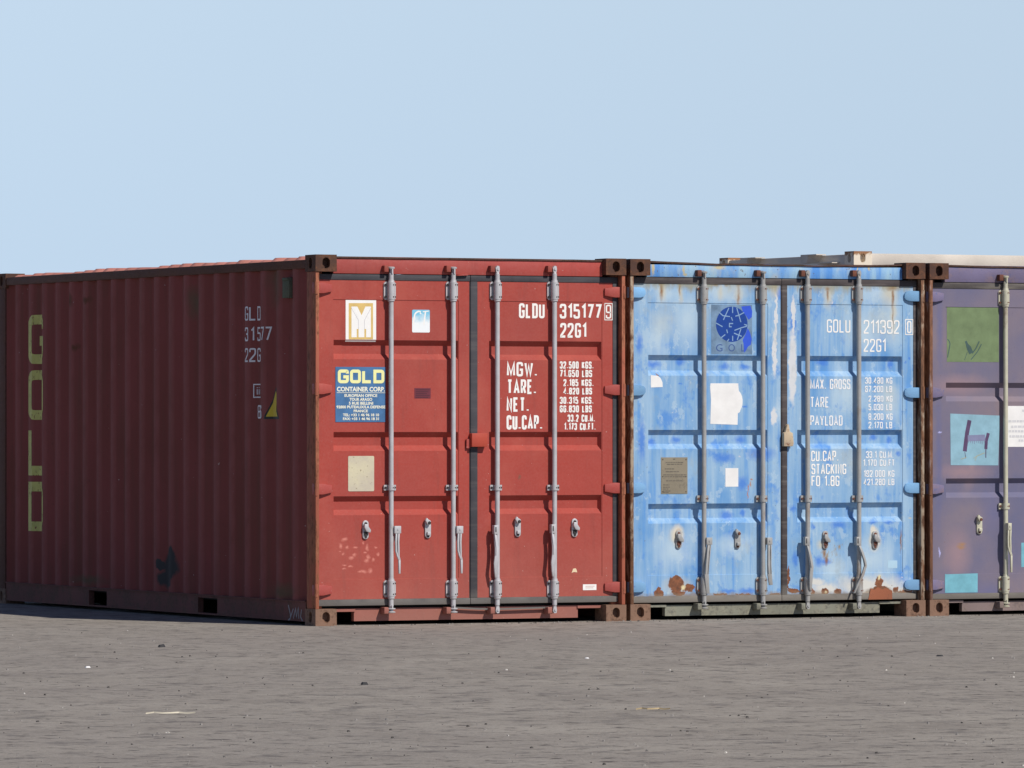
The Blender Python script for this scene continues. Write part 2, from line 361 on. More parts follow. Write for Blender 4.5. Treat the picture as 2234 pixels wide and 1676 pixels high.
def blue_paint(name, edge=False):
    b = NB(name, .5, 0, .3); v = b.co
    big = b.noise(2.4, 4, .6, v); mid = b.noise(8, 5, .62, b.mp((1,1,.75))); st = b.noise(1, 6, .62, b.mp((12, 12, .9), (3,0,0)))
    st2 = b.noise(1, 5, .6, b.mp((26, 20, 1.6), (8,0,0)))
    fine = b.noise(55, 4, .6)
    c = b.mix(b.ramp(big, [(.32, 0.), (.66, 1.)]), (.105, .28, .56), (.235, .405, .60))
    c = b.mix(b.ramp(st, [(.40, 0.), (.62, .85)]), c, (.34, .49, .63))
    c = b.mix(b.ramp(st2, [(.54, 0.), (.70, .7)]), c, (.085, .27, .62))
    c = b.mix(b.ramp(mid, [(.57, 0.), (.68, .75)]), c, (.075, .24, .61))
    ch = b.noise(11, 8, .68, b.mp((1,1,.7), (51,0,3))); c = b.mix(b.ramp(ch, [(.585, 0.), (.60, .55), (1., .7)]), c, (.40, .53, .64)); c = b.mix(b.ramp(ch, [(.36, .55), (.385, 0.)]), c, (.085, .25, .56))
    wv = b.warp(9, .12); ws = b.warp(30, .05)
    pale = [BB(1435,740,30,80), BB(1500,700,50,90), BB(1570,640,60,35), BB(1700,900,12,40), BB(1910,640,60,30), BB(1880,720,60,70), BB(1450,640,40,30), BB(1950,700,30,80),
            BB(1850,860,60,60), BB(1940,880,35,60), BB(1930,1020,50,60), BB(1470,1200,60,60), BB(1900,1220,80,60), BB(1820,1240,50,40), BB(1600,1190,60,30)]
    c = b.mix(b.math('MULTIPLY', b.blobs(wv, pale, .9), .85), c, (.46, .58, .66))
    deep = [BB(1430,795,22,10), BB(1490,790,14,12), BB(1585,800,15,10), BB(1630,800,16,8), BB(1400,960,10,60), BB(1395,750,10,30), BB(1425,965,14,10), BB(1480,960,14,10), BB(1620,960,16,12), BB(1590,1125,20,14),
            BB(1625,1120,8,12), BB(1630,1290,30,10), BB(1590,1290,25,6), BB(1830,1145,24,10), BB(1775,1150,6,8), BB(1787,1225,12,16), BB(1800,1225,20,10), BB(1730,1110,10,10), BB(1735,1220,10,22), BB(1940,1140,16,6),
            BB(1800,792,16,10), BB(1948,795,8,14), BB(1910,955,12,10), BB(1946,960,8,10), BB(1984,783,3,4), BB(1976,790,3,3), BB(1960,990,8,8), BB(1730,700,8,60), BB(1660,990,40,20), BB(1620,1055,16,20), BB(1580,1000,30,14),
            BB(1484,838,6,4), BB(1626,888,9,3), BB(1905,1140,12,6), BB(1700,640,10,20)]
    c = b.mix(b.math('MULTIPLY', b.blobs(ws, deep, .7), .8), c, (.055, .19, .60))
    # bare whitish wear on the meeting stiles
    c = b.mix(b.blobs(b.warp(16, .07), [BB(1729,800,10,95), BB(1731,690,5,50), BB(1690,770,6,60), BB(1693,690,4,60), BB(1688,910,8,22)], .3), c, (.62, .63, .64))
    # chalky faded strip low on the right leaf
    c = b.mix(b.math('MULTIPLY', b.blobs(b.warp(10, .1), [BB(1800,1285,50,18), BB(1900,1280,110,30), BB(1960,1290,40,16), BB(1780,1272,24,14)], .6), .9), c, (.66, .63, .56))
    # yellowish bleeding round rust, then rust
    ylist = [BB(1446,632,12,36), BB(1485,640,7,28), BB(1573,634,9,28), BB(1610,640,12,40), BB(1807,645,15,40), BB(1942,640,26,40), BB(1950,690,8,60), BB(1478,1170,22,28), BB(1909,1178,18,32), BB(1795,1190,16,14), BB(1480,1280,40,26), BB(1985,1130,6,4),
             BB(1690,630,14,30), BB(1390,636,10,14)]
    c = b.mix(b.math('MULTIPLY', b.blobs(b.warp(12, .06), ylist, .8), .75), c, (.56, .50, .36))
    run = [BB(1443,628,5,36), BB(1443,618,9,7), BB(1483,628,3,20), BB(1611,638,4.5,44), BB(1611,620,10,8), BB(1806,630,9,8), BB(1805.5,640,4,22), BB(1948,628,20,9), BB(1948,650,4.5,40), BB(1949,690,2,36), BB(1560,622,10,5), BB(1585,622,8,5), BB(1920,622,18,4), BB(1835,621,8,4),
           BB(1799,1207,6,14), BB(1966,1180,3,32), BB(1478,1264,5,10), BB(1803,1222,5,16)]
    c = b.mix(b.math('MULTIPLY', b.blobs(b.warp(18, .03), run, .8), .9), c, (.24, .11, .035))
    rust = [BB(1475,1274,18,18), BB(1503,1284,14,10), BB(1480,1294,16,7), BB(1437,1295,12,9), BB(1437,1288,6,10), BB(1522,1288,5,10), BB(1731,1290,14,6), BB(1719,1262,3,30), BB(1800,1291,9,9), BB(1828,1292,9,8), BB(1770,1290,9,10), BB(1954,1288,8,7),
            BB(1920,1290,24,14), BB(1918,1270,10,12), BB(1690,1297,14,3), BB(1570,1298,16,4), BB(1620,1298,20,3), BB(1975,1292,18,4), BB(1435,817,3,3)]
    rc = b.mix(b.ramp(b.noise(30, 5, .7), [(.35, 0.), (.65, 1.)]), (.13, .055, .03), (.27, .10, .045))
    c = b.mix(b.blobs(b.warp(22, .06), rust, .12), c, rc)
    c = b.mix(b.blobs(b.warp(22, .04), [BB(1490,1281,6,6), BB(1918,1260,4,8), BB(1801,1292,4,4)], .6), c, (.70, .60, .35))
    tg = b.math('ADD', b.z(2.30, 2.42), b.math('MULTIPLY', b.math('SUBTRACT', b.noise(1, 5, .7, b.mp((11, 11, 3))), .5), 1.6)); c = b.mix(b.ramp(tg, [(.55, 0.), (.85, .55), (1., .8)]), c, (.30, .27, .17))
    blo = b.math('MULTIPLY', b.blobs(b.warp(6, .2), [BB(1450,700,40,50), BB(1930,700,40,70), BB(1940,860,30,50), BB(1860,1010,60,50), BB(1600,640,60,20)], .9), .6); c = b.mix(blo, c, (.46, .52, .52))
    halo = [BB(1478,1166,17,26), BB(1909,1176,14,30), BB(1905,1158,8,14)]
    c = b.mix(b.math('MULTIPLY', b.blobs(b.warp(14, .03), halo, .5), .85), c, (.68, .62, .50)); c = b.mix(b.blobs(b.warp(18, .03), [BB(1480,1168,8,17), BB(1909,1172,4,9)], .7), c, (.42, .22, .09))
    scr = b.math('MULTIPLY', b.blobs(b.warp(16, .06), [BB(1812,1212,24,16), BB(1828,1192,14,14), BB(1800,1205,10,10)], .9), b.ramp(b.noise(1, 6, .75, b.mp((45, 40, 24))), [(.50, 0.), (.58, 1.)])); c = b.mix(scr, c, (.32, .22, .10))
    c = b.mix(b.blobs(b.warp(30, .03), [BB(1638,1056,2.2,8), BB(1633,1066,1.6,10), BB(1632,1080,1.4,12), BB(1640,1046,4,2)], .5), c, (.42, .22, .17))
    bt = b.math('ADD', b.z(.27, .165), b.math('MULTIPLY', b.math('SUBTRACT', b.noise(9, 5, .7), .5), 1.1)); c = b.mix(b.ramp(bt, [(.66, 0.), (.95, .75)]), c, (.26, .185, .12))
    gr = b.noise(5, 6, .72, b.mp((1,1,.55), (31,0,7))); c = b.mix(b.ramp(gr, [(.58, 0.), (.72, .5)]), c, (.34, .38, .38))
    sp = b.noise(60, 3, .5, b.mp((1,1,.6), (5,1,2))); c = b.mix(b.ramp(sp, [(.725, 0.), (.745, .8)]), c, (.12, .09, .07))
    sp2 = b.noise(22, 3, .6, b.mp((1,1,1), (15,1,2))); c = b.mix(b.ramp(sp2, [(.735, 0.), (.76, .6)]), c, (.70, .62, .60))
    return b.done(c, b.mix(.6, fine, mid), .2, .006)
M['blue_door'] = blue_paint('weathered blue door paint')
def blue_trim():
    b = NB('weathered blue header paint', .5, 0, .3); st = b.noise(1, 5, .6, b.mp((7, 7, 1.2))); mid = b.noise(6, 5, .6)
    c = b.mix(b.ramp(st, [(.38, 0.), (.62, 1.)]), (.085, .26, .62), (.32, .50, .64))
    c = b.mix(b.ramp(b.noise(1, 4, .6, b.mp((5, 5, 3), (7,0,0))), [(.56, 0.), (.7, .7)]), c, (.52, .52, .44))
    wv = b.warp(14, .05)
    c = b.mix(b.blobs(wv, [BB(1491,590,3,16), BB(1569,583,16,6), BB(1424,585,5,20), BB(1493,600,5,5), BB(1895,580,3,14), BB(1870,590,2,20)], .6), c, (.50, .44, .28))
    c = b.mix(b.ramp(b.noise(45, 4, .6), [(.66, 0.), (.7, .9)]), c, (.13, .08, .05))
    return b.done(c, mid, .25, .006)
M['blue_trim'] = blue_trim()
M['blue_hinge'] = rusty('pale blue hinge paint', (.22, .44, .70), (.10, .28, .62), (.45, .58, .70), .42, 21.)
M['blue_sill'] = rusty('dirty grey green sill', (.27, .27, .21), (.16, .155, .13), (.38, .36, .26), .5, 22.)
def purple_paint(name):
    b = NB(name, .55, 0, .3); big = b.noise(1.7, 4, .55); st = b.noise(1, 5, .6, b.mp((9, 9, .8))); fine = b.noise(50, 4, .6)
    c = b.mix(b.ramp(big, [(.36, 0.), (.66, 1.)]), (.135, .132, .215), (.225, .175, .20))
    c = b.mix(b.ramp(st, [(.5, 0.), (.72, .5)]), c, (.18, .16, .21))
    c = b.mix(b.ramp(fine, [(.64, 0.), (.7, .4)]), c, (.14, .11, .15))
    wv = b.warp(14, .05)
    c = b.mix(b.math('MULTIPLY', b.blobs(wv, [PB(2090,840,90,30), PB(2100,1030,80,25), PB(2090,1210,40,70), PB(2120,1010,20,70)], .9), .7), c, (.34, .22, .23))
    c = b.mix(b.math('MULTIPLY', b.blobs(wv, [PB(2050,720,10,120), PB(2160,1290,60,30), PB(2170,1120,40,60), PB(2048,1000,10,200)], .9), .7), c, (.125, .13, .25))
    c = b.mix(b.blobs(wv, [PB(2097,1194,14,8), PB(2099,1187,13,6)], .9), c, (.34, .19, .10))
    c = b.mix(b.blobs(b.warp(25, .04), [PB(2049,1205,3,12), PB(2050,943,6,2)], .7), c, (.42, .42, .70))
    sp = b.noise(60, 3, .5, b.mp((1,1,.6), (25,1,2))); c = b.mix(b.ramp(sp, [(.74, 0.), (.76, .7)]), c, (.16, .08, .07))
    return b.done(c, b.mix(.6, fine, big), .2, .006)
M['purple_door'] = purple_paint('dull purple door paint')
M['purple_trim'] = rusty('purple header paint', (.20, .17, .28), (.15, .15, .28), (.32, .21, .21), .5, 24., rough=.6)
M['purple_sill'] = rusty('dirty purple sill', (.24, .18, .17), (.17, .13, .13), (.28, .21, .17), .5, 25.)
M['white_frame'] = rusty('chalky white frame paint', (.76, .68, .58), (.66, .58, .48), (.80, .74, .66), .36, 26., rough=.6)
M['white_casting'] = None
def white_casting():
    b = NB('rust stained white casting', .6); n = b.noise(14, 5, .65)
    g = b.math('ADD', b.math('MULTIPLY', b.z(-.07, 0.), .42), b.math('MULTIPLY', n, .8))
    c = b.mix(b.ramp(g, [(.62, 0.), (.72, 1.)]), (.76, .66, .52), (.30, .14, .06))
    return b.done(c, n, .3, .003)
M['white_casting'] = white_casting()

def flatcol(name, c, rough=.55, var=.1, wear=None):
    b = NB(name, rough, 0, .35); n = b.noise(12, 4, .6)
    col = b.mix(b.ramp(n, [(.35, 0.), (.7, 1.)]), c, tuple(x*(1-var) for x in c))
    m = b.done(col)
    if wear:
        f = b.ramp(b.noise(wear[0], 5, .7, b.mp(wear[2] if len(wear) > 2 else (1,1,1))), [(wear[1]-.015, 0.), (wear[1]+.015, 1.)]); b.cut(f)
    return m
M['white_ink'] = flatcol('white lettering paint', (.86, .83, .78), .5, .04)
M['white_ink_worn'] = flatcol('worn white lettering paint', (.80, .80, .80), .5, .05, (34, .35))
M['side_ink'] = flatcol('dulled white lettering paint', (.78, .76, .78), .55, .1)
M['side_gold'] = flatcol('cracked yellow green lettering paint', (.58, .55, .16), .55, .2, (26, .385, (1, 2.2, 1)))
M['tri_yellow'] = flatcol('yellow warning print', (.62, .46, .03)); M['tri_black'] = flatcol('black warning print', (.03, .025, .02))
M['plate_blue'] = flatcol('blue enamel plate', (.075, .19, .38), .4, .3); M['plate_yellow'] = flatcol('pale yellow print', (.84, .82, .38), .45, .05)
M['plate_white'] = flatcol('cream print', (.82, .81, .66), .45, .04)
M['sticker_white'] = flatcol('white vinyl', (.86, .84, .80), .45, .03); M['sticker_gold'] = flatcol('gold print', (.72, .50, .17), .45, .15); M['sticker_grey'] = flatcol('grey print', (.55, .53, .55))
def fade():
    b = NB('light blue faded print', .45); n = b.noise(16, 4, .6); p = on(1, 918, 676, .067).z; q = on(1, 918, 726, .067).z
    f = b.math('ADD', b.z(q, p), b.math('MULTIPLY', b.math('SUBTRACT', n, .5), .8))
    return b.done(b.mix(b.ramp(f, [(.42, 0.), (.8, 1.)]), (.82, .84, .84), (.20, .52, .70)))
M['sticker_fade'] = fade()
M['maroon_print'] = flatcol('dark maroon label print', (.155, .03, .045), .5, .15); M['maroon_lines'] = flatcol('maroon print lines', (.09, .02, .03))
def beige():
    b = NB('stained beige plate', .6); n = b.noise(8, 5, .65); n2 = b.noise(55, 4, .6)
    c = b.mix(b.ramp(n, [(.35, 0.), (.7, 1.)]), (.50, .44, .35), (.62, .56, .38)); c = b.mix(b.ramp(n2, [(.63, 0.), (.7, .8)]), c, (.22, .17, .10))
    return b.done(c, n2, .4, .002)
M['beige'] = beige()
M['cream_chip'] = flatcol('cream paper scrap', (.78, .62, .40)); M['label_print'] = flatcol('faint pink print', (.66, .5, .45))
M['globe_bg'] = flatcol('faded grey blue decal', (.19, .30, .44), .55, .45); M['globe_dark'] = flatcol('dark blue print', (.009, .055, .29), .45, .15); M['globe_line'] = flatcol('pale print lines', (.24, .38, .58), .5, .2)
M['globe_royal'] = flatcol('royal blue film', (.035, .10, .62), .45, .1); M['globe_text'] = flatcol('slate blue print', (.05, .10, .27), .5, .1)
M['plate_bronze'] = rusty('weathered bronze plate', (.29, .25, .18), (.22, .19, .14), (.34, .30, .22), .45, 31., rough=.5); M['plate_lines'] = flatcol('engraved lines', (.15, .13, .10))
M['pale_patch'] = flatcol('pale blue square', (.42, .60, .72), .5, .1)
M['green_patch'] = flatcol('faded green paint patch', (.175, .24, .115), .6, .22); M['green_scrawl'] = flatcol('dark green scrawl', (.06, .11, .10), .6, .2)
M['cyan_patch'] = flatcol('pale cyan paint patch', (.27, .46, .55), .6, .2); M['cyan_patch_low'] = flatcol('turquoise paint patch', (.19, .47, .56), .6, .25)
M['purple_stroke'] = flatcol('purple brushed paint', (.105, .06, .135), .6, .3); M['purple_stroke_pale'] = flatcol('pale purple brushed paint', (.22, .23, .36), .6, .2); M['ochre'] = flatcol('ochre paint drip', (.42, .38, .22))
M['paper'] = flatcol('white paper notice', (.82, .80, .77), .6, .10); M['paper_text'] = flatcol('faded grey print', (.62, .61, .62))
M['lock_blue'] = rusty('flaking beige lock box', (.60, .47, .32), (.32, .15, .07), (.56, .50, .46), .42, 33.)
M['lock_red'] = rusty('orange red lock box', (.44, .07, .042), (.36, .07, .04), (.48, .10, .06), .35, 34., rough=.5)
M['vent'] = rusty('mossy vent box', (.10, .12, .075), (.08, .08, .05), (.14, .14, .10), .5, 35.)

# ================================================================== GROUND
def ground_mat():
    b = NB('worn grey asphalt', .9, 0, .2)
    A = b.noise(.16, 4, .6); B = b.noise(1.1, 5, .65); C = b.noise(9, 5, .7); D = b.noise(55, 4, .7); E_ = b.noise(3.2, 4, .7, b.mp((1,1,1), (40, 3, 0)))
    c = b.mix(b.ramp(B, [(.34, 0.), (.68, 1.)]), (.262, .232, .198), (.350, .314, .268))
    c = b.mix(b.ramp(A, [(.35, 0.), (.68, .6)]), c, (.255, .226, .202))
    c = b.mix(b.ramp(E_, [(.54, 0.), (.66, .65)]), c, (.12, .107, .10))
    c = b.mix(b.ramp(C, [(.34, .95), (.455, 0.)]), c, (.085, .073, .064))
    c = b.mix(b.ramp(C, [(.56, 0.), (.70, .7)]), c, (.37, .335, .29))
    c = b.mix(b.ramp(D, [(.35, .35), (.5, 0.)]), c, (.09, .082, .078))
    c = b.mix(b.ramp(D, [(.62, 0.), (.74, .6)]), c, (.42, .39, .36))
    return b.done(c, b.mix(.4, C, D), .8, .02)
g = MB(); g.add([(-3000,-3000,0),(3000,-3000,0),(3000,3000,0),(-3000,3000,0)], [(0,1,2,3)])
tag(g.build('ground', ground_mat(), recalc=False), kind='structure')

# ================================================================== CONTAINER BUILDER
def hole_face(m, o, ux, uy, w, h, hw, hh, depth):
    """rectangle w x h (centre o, in-plane axes ux,uy) with an obround hole hw x hh and a pocket going in by depth"""
    o, ux, uy = Vector(o), Vector(ux), Vector(uy); nn = ux.cross(uy)
    ang = sorted({round(2*math.pi*i/28, 5) for i in range(28)} | {round(math.atan2(sy*h, sx*w) % (2*math.pi), 5) for sx in (-1,1) for sy in (-1,1)})
    rect = []; hol = []
    rr = min(hw, hh)/2
    for a in ang:
        c, s_ = math.cos(a), math.sin(a)
        t = min(w/2/abs(c) if abs(c) > 1e-6 else 9, h/2/abs(s_) if abs(s_) > 1e-6 else 9); rect.append((c*t, s_*t))
        x, y = c*rr, s_*rr
        if hh > hw: y += math.copysign((hh-hw)/2, s_) if abs(s_) > .05 else 0
        else: x += math.copysign((hw-hh)/2, c) if abs(c) > .05 else 0
        hol.append((x, y))
    n = len(ang); P = lambda q, d=0: o+ux*q[0]+uy*q[1]-nn*d
    m.add([P(q) for q in rect]+[P(q) for q in hol], [(i, (i+1)%n, n+(i+1)%n, n+i) for i in range(n)])
    m.add([P(q) for q in hol]+[P(q, depth) for q in hol], [(i, (i+1)%n, n+(i+1)%n, n+i) for i in range(n)]+[tuple(range(n, 2*n))])
def casting_mesh():
    """one corner fitting, local box x 0..162, y 0..178, z -118..0 with holes in front (-Y), side (-X) and top"""
    m = MB(); a, b, c = .162, .178, .118
    hole_face(m, (a/2, 0, -c/2), (1,0,0), (0,0,1), a, c, .058, .078, .045)
    hole_face(m, (0, b/2, -c/2), (0,-1,0), (0,0,1), b, c, .052, .078, .045)
    hole_face(m, (a/2, b/2, 0), (1,0,0), (0,1,0), a, b, .064, .124, .03)
    m.add([(a,0,-c),(a,b,-c),(a,b,0),(a,0,0)], [(0,1,2,3)]); m.add([(0,b,-c),(0,b,0),(a,b,0),(a,b,-c)], [(0,1,2,3)]); m.add([(0,0,-c),(0,b,-c),(a,b,-c),(a,0,-c)], [(0,1,2,3)])
    return m
def casting(parent, mat, x, y, top, sx, sy, bottom=False):
    m = casting_mesh(); q = MB()
    vs = [((v[0]) if sx > 0 else -v[0], v[1] if sy > 0 else -v[1], v[2]) for v in m.v]
    if bottom: vs = [(v[0], v[1], -.118-v[2]) for v in vs]
    flip = (sx < 0) ^ (sy < 0) ^ bottom
    q.add(vs, [f[::-1] if flip else f for f in m.f])
    return q.build('corner_casting', mat, parent, recalc=False, loc=(x, y, top))

PIT = .278; OUT, SL, DEP = .072, .068, .036
Y_PH = 1.2148                                            # centre of one outer flat
def prof(y):
    """depth of the corrugated side at distance y along the wall"""
    t = (y-Y_PH+OUT/2) % PIT
    if t < OUT: return 0.
    if t < OUT+SL: return DEP*(t-OUT)/SL
    if t < PIT-SL: return DEP
    return DEP*(PIT-t)/SL
def breaks(y0, y1):
    out = [y0, y1]
    k0 = math.floor((y0-Y_PH)/PIT)-1
    for k in range(k0, k0+int((y1-y0)/PIT)+4):
        for d in (-OUT/2, OUT/2, OUT/2+SL, PIT-SL-OUT/2):
            y = Y_PH+k*PIT+d
            if y0+1e-4 < y < y1-1e-4: out.append(y)
    return sorted(out)
def corrugated(parent, mat, x, sgn, y0, y1, z0, z1, name='side_wall', axis='y'):
    m = MB(); ys = breaks(y0, y1); n = len(ys)
    pts = [(x+sgn*prof(y), y) for y in ys]
    if axis == 'x': pts = [(b, a) for a, b in pts]
    vs = [(a, b, z0) for a, b in pts]+[(a, b, z1) for a, b in pts]
    m.add(vs, [(i, i+1, n+i+1, n+i) for i in range(n-1)])
    return m.build(name, mat, parent, recalc=False)

def base_container(name, loc, mt, Hc=H, Lc=L, Wc=W, rz=0, drop=0.):
    """frame, walls, roof, floor and castings; mt = materials"""
    c = empty(name, loc, rz)
    for bx, sx in ((0,1), (Wc,-1)):
        for by, sy in ((0,1), (Lc,-1)):
            casting(c, mt['cast'], bx, by, Hc, sx, sy); casting(c, mt['cast_low'], bx, by, .118, sx, sy, True)
            X = lambda a, b_: (bx+min(sx*a, sx*b_), bx+max(sx*a, sx*b_)); Y = lambda a, b_: (by+min(sy*a, sy*b_), by+max(sy*a, sy*b_))
            p = MB(); p.box(*X(.004,.032), *Y(.008,.16), .118, Hc-.118); p.box(*X(.0322,.085), *Y(.078,.16), .118, Hc-.118)
            p.build('corner_post', mt['post' if by == 0 else 'post_back'], c, bev=.004)
    for bx, s_ in ((0, 1), (Wc, -1)):
        x = lambda a, b_: (min(bx+s_*a, bx+s_*b_), max(bx+s_*a, bx+s_*b_))
        MB().box(*x(.004,.064), .178, Lc-.178, Hc-.094, Hc-.032).build('top_side_rail', mt['rail'], c, bev=.006)
        m = MB(); xa = x(.006, .05); pk = [(1.7304, 2.0814), (3.8165, 4.1711)]
        m.box(*xa, .178, Lc-.178, .148, .163)
        e = [.178]+[q for p in pk for q in p]+[Lc-.178]
        for i in range(0, len(e), 2): m.box(*xa, e[i], e[i+1], .026, .1478)
        for a, b_ in pk: m.box(*x(.0062,.05), a+.0002, b_-.0002, .026, .038)
        m.box(*x(-.003,.05), .178, Lc-.178, .1632, .171)
        m.build('bottom_side_rail', mt['rail_low'], c)
        corrugated(c, mt['side'], bx+s_*.012, s_, .1602, Lc-.1602, .171, Hc-.094)
    # end wall
    corrugated(c, mt['side'], Lc-.03, -1, .0852, Wc-.0852, .16, Hc-.1, 'end_wall', 'x')
    m = MB(); m.box(.162, Wc-.162, Lc-.07, Lc-.008, Hc-.098, Hc-.012); m.build('end_header', mt['rail'], c, bev=.004)
    m = MB(); m.box(.162, Wc-.162, Lc-.07, Lc-.008, .026, .16); m.build('end_sill', mt['rail_low'], c, bev=.004)
    MB().box(.0502, Wc-.0502, .1302, Lc-.0702, .135, .158).box(.45, Wc-.45, .5, Lc-.5, .024, .1348).build('floor', M['inside'], c)  # lower block is added to stop light showing through the fork pockets
    # corrugated roof, dented a little
    rs = random.Random(len(name)*7+int(loc[0]*10)); m = MB(); xs = [.064, .10, .30, Wc/2, Wc-.30, Wc-.10, Wc-.064]; rows = []
    y = .19; P2 = .209
    while y < Lc-.19:
        h = rs.choice((.0, .003, .006, .009)) - rs.choice((0, 0, .006))
        for dy, up in ((0, 0), (.03, 1), (.1, 1), (.13, 0)):
            if y+dy < Lc-.18: rows.append((y+dy, up, h))
        y += P2
    vs = []
    for (yy, up, h) in rows:
        for i, x in enumerate(xs):
            e = 0 if i in (0, 6) else 1
            vs.append((x, yy, Hc-.031-drop+(.021+h)*up*e + (.003 if i in (2,3,4) else 0)))
    k = len(xs)
    m.add(vs, [(r*k+i, r*k+i+1, (r+1)*k+i+1, (r+1)*k+i) for r in range(len(rows)-1) for i in range(k-1)])
    m.build('roof', mt['roof'], c, recalc=False)
    return c

def panel_mesh(xl, xr, xi, xj, z0, zi, zj, z1, rec, y0, s=.038):
    ins = .0015; xa, xb = xi+.005, xj-.005; sx = .015
    X = sorted({xl, xi, xi+ins, xa, xa+sx, xb-sx, xb, xj-ins, xj, xr}); Z = {z0, zi, zi+ins, zj-ins, zj, z1}
    for zt, zb in rec: Z |= {zt, zt-s, zb, zb+s}
    Z = sorted(Z); e = 1e-6
    def d(x, z):
        if not (xi+ins-e <= x <= xj-ins+e and zi+ins-e <= z <= zj-ins+e): return 0
        for zt, zb in rec:
            if xa+sx-e <= x <= xb-sx+e and zb+s-e <= z <= zt-s+e: return .004+.036
        return .004
    m = MB(); n = len(X); D = [[d(x, z) for x in X] for z in Z]
    vs = [(x, y0+D[k][i], z) for k, z in enumerate(Z) for i, x in enumerate(X)]; fs = []
    for k in range(len(Z)-1):
        for i in range(n-1):
            a, b, c, dd = k*n+i, k*n+i+1, (k+1)*n+i+1, (k+1)*n+i
            v = [D[k][i], D[k][i+1], D[k+1][i+1], D[k+1][i]]
            if abs(v[0]-v[2]) > abs(v[1]-v[3]): fs += [(a, b, c), (a, c, dd)]
            else: fs += [(a, b, dd), (b, c, dd)]
    m.add(vs, fs)
    yb = y0+.05
    m.add([(xl,y0,z0),(xr,y0,z0),(xr,y0,z1),(xl,y0,z1),(xl,yb,z0),(xr,yb,z0),(xr,yb,z1),(xl,yb,z1)], [(0,4,5,1),(1,5,6,2),(2,6,7,3),(3,7,4,0),(4,7,6,5)])
    return m

def hinge_mesh(x, z, side, y0, round_=False):
    """lug from the post to the leaf; side +1 on the left post"""
    m = MB(); s_ = side; xx = lambda a: x+s_*a
    h = .037
    po = [(.002,-h), (.075,-h), (.148,-h*.66), (.148,h*.70), (.075,h), (.002,h)]
    if round_: po = [(.002,-h), (.10,-h), (.134,-h*.8), (.148,-h*.35), (.148,h*.35), (.134,h*.8), (.10,h), (.002,h)]
    n = len(po); vs = [(xx(a), .022+a/.148*.024, z+b) for a, b in po]+[(xx(a), y0-.0004, z+b*1.06) for a, b in po]
    fs = [tuple(range(n)), tuple(range(2*n-1, n-1, -1))]+[(i, i+n, (i+1)%n+n, (i+1)%n) for i in range(n)]
    m.add(vs, fs); return m
def cam_disc(x, z, up, y=.03):
    m = MB(); s_ = 1 if up else -1
    pr = [(.0165, z), (.011, z+s_*.012), (.011, z+s_*.03), (.024, z+s_*.036), (.026, z+s_*.046), (.017, z+s_*.05)]
    if not up: pr = [(.0165, z), (.018, z-.006), (.012, z-.012), (.012, z-.018), (.031, z-.022), (.031, z-.028), (.013, z-.032), (.014, z-.040), (.031, z-.046), (.030, z-.052), (.014, z-.056)]
    m.lathe(x, y, pr if up else pr[::-1]); m.box(x-.005, x+.005, y-.024, y+.02, min(z, z+s_*.034), max(z, z+s_*.034)); return m
def cam_fin(x, z, up, y=.03):
    m = MB(); s_ = 1 if up else -1
    m.lathe(x, y, [(.015, z), (.012, z+s_*.014)] if up else [(.012, z-.014), (.015, z)])
    po = [(x-.012, z+s_*.010), (x+.010, z+s_*.010), (x+.014, z+s_*.034), (x+.010, z+s_*.056), (x-.006, z+s_*.058), (x-.018, z+s_*.040)]
    m.prism_y(po if up else po[::-1], y-.012, y+.012); m.disc_y(x, z+s_*.034, .009, y-.018, y-.012); return m
def bracket(c, bar, x, z0, z1, y0, mat, boltm, full=True):
    m = MB(); hw = .046; cz = (z0+z1)/2
    if full:
        po = []
        for sx_, sz_ in ((-1,-1), (1,-1), (1,1), (-1,1)):
            px, pz = x+sx_*hw, (z0 if sz_ < 0 else z1)
            po += [(px-sx_*.0*sz_, pz)] if 0 else ([(px, pz+.012), (px+.012, pz)] if (sx_, sz_) == (-1,-1) else [(px-.012, pz), (px, pz+.012)] if (sx_, sz_) == (1,-1) else [(px, pz-.012), (px-.012, pz)] if (sx_, sz_) == (1,1) else [(px+.012, pz), (px, pz-.012)])
        m.prism_y(po, y0-.012, y0-.0005)
        m.lathe(x, .03, [(.020, z0-.012), (.024, z0-.008), (.024, z0+.004), (.0265, z0+.006), (.0265, z1-.004), (.023, z1-.002), (.021, z1+.012)])
    else:
        m.prism_y([(x-hw, z0), (x+hw, z0), (x+hw, z1), (x-hw, z1)], y0-.014, y0-.0005)
        m.lathe(x, .03, [(.0235, z0), (.0235, z1)])
    m.k = 1; bolts(m, x, z0, z1, y0, full)
    return m.build('guide_bracket', [mat, boltm], bar)
def bolts(m, x, z0, z1, y0, full=True):
    zs = (z0+.022, z1-.022) if full else ((z0+z1)/2,)
    for sx_ in (-1, 1):
        for z in zs:
            m.disc_y(x+sx_*.036, z, .0085, y0-.021, y0-(.0118 if full else .0138), 10, .007)
    for z in zs: m.disc_y(x+.006, z, .0045, .0012 if full else .0048, .0075, 8)

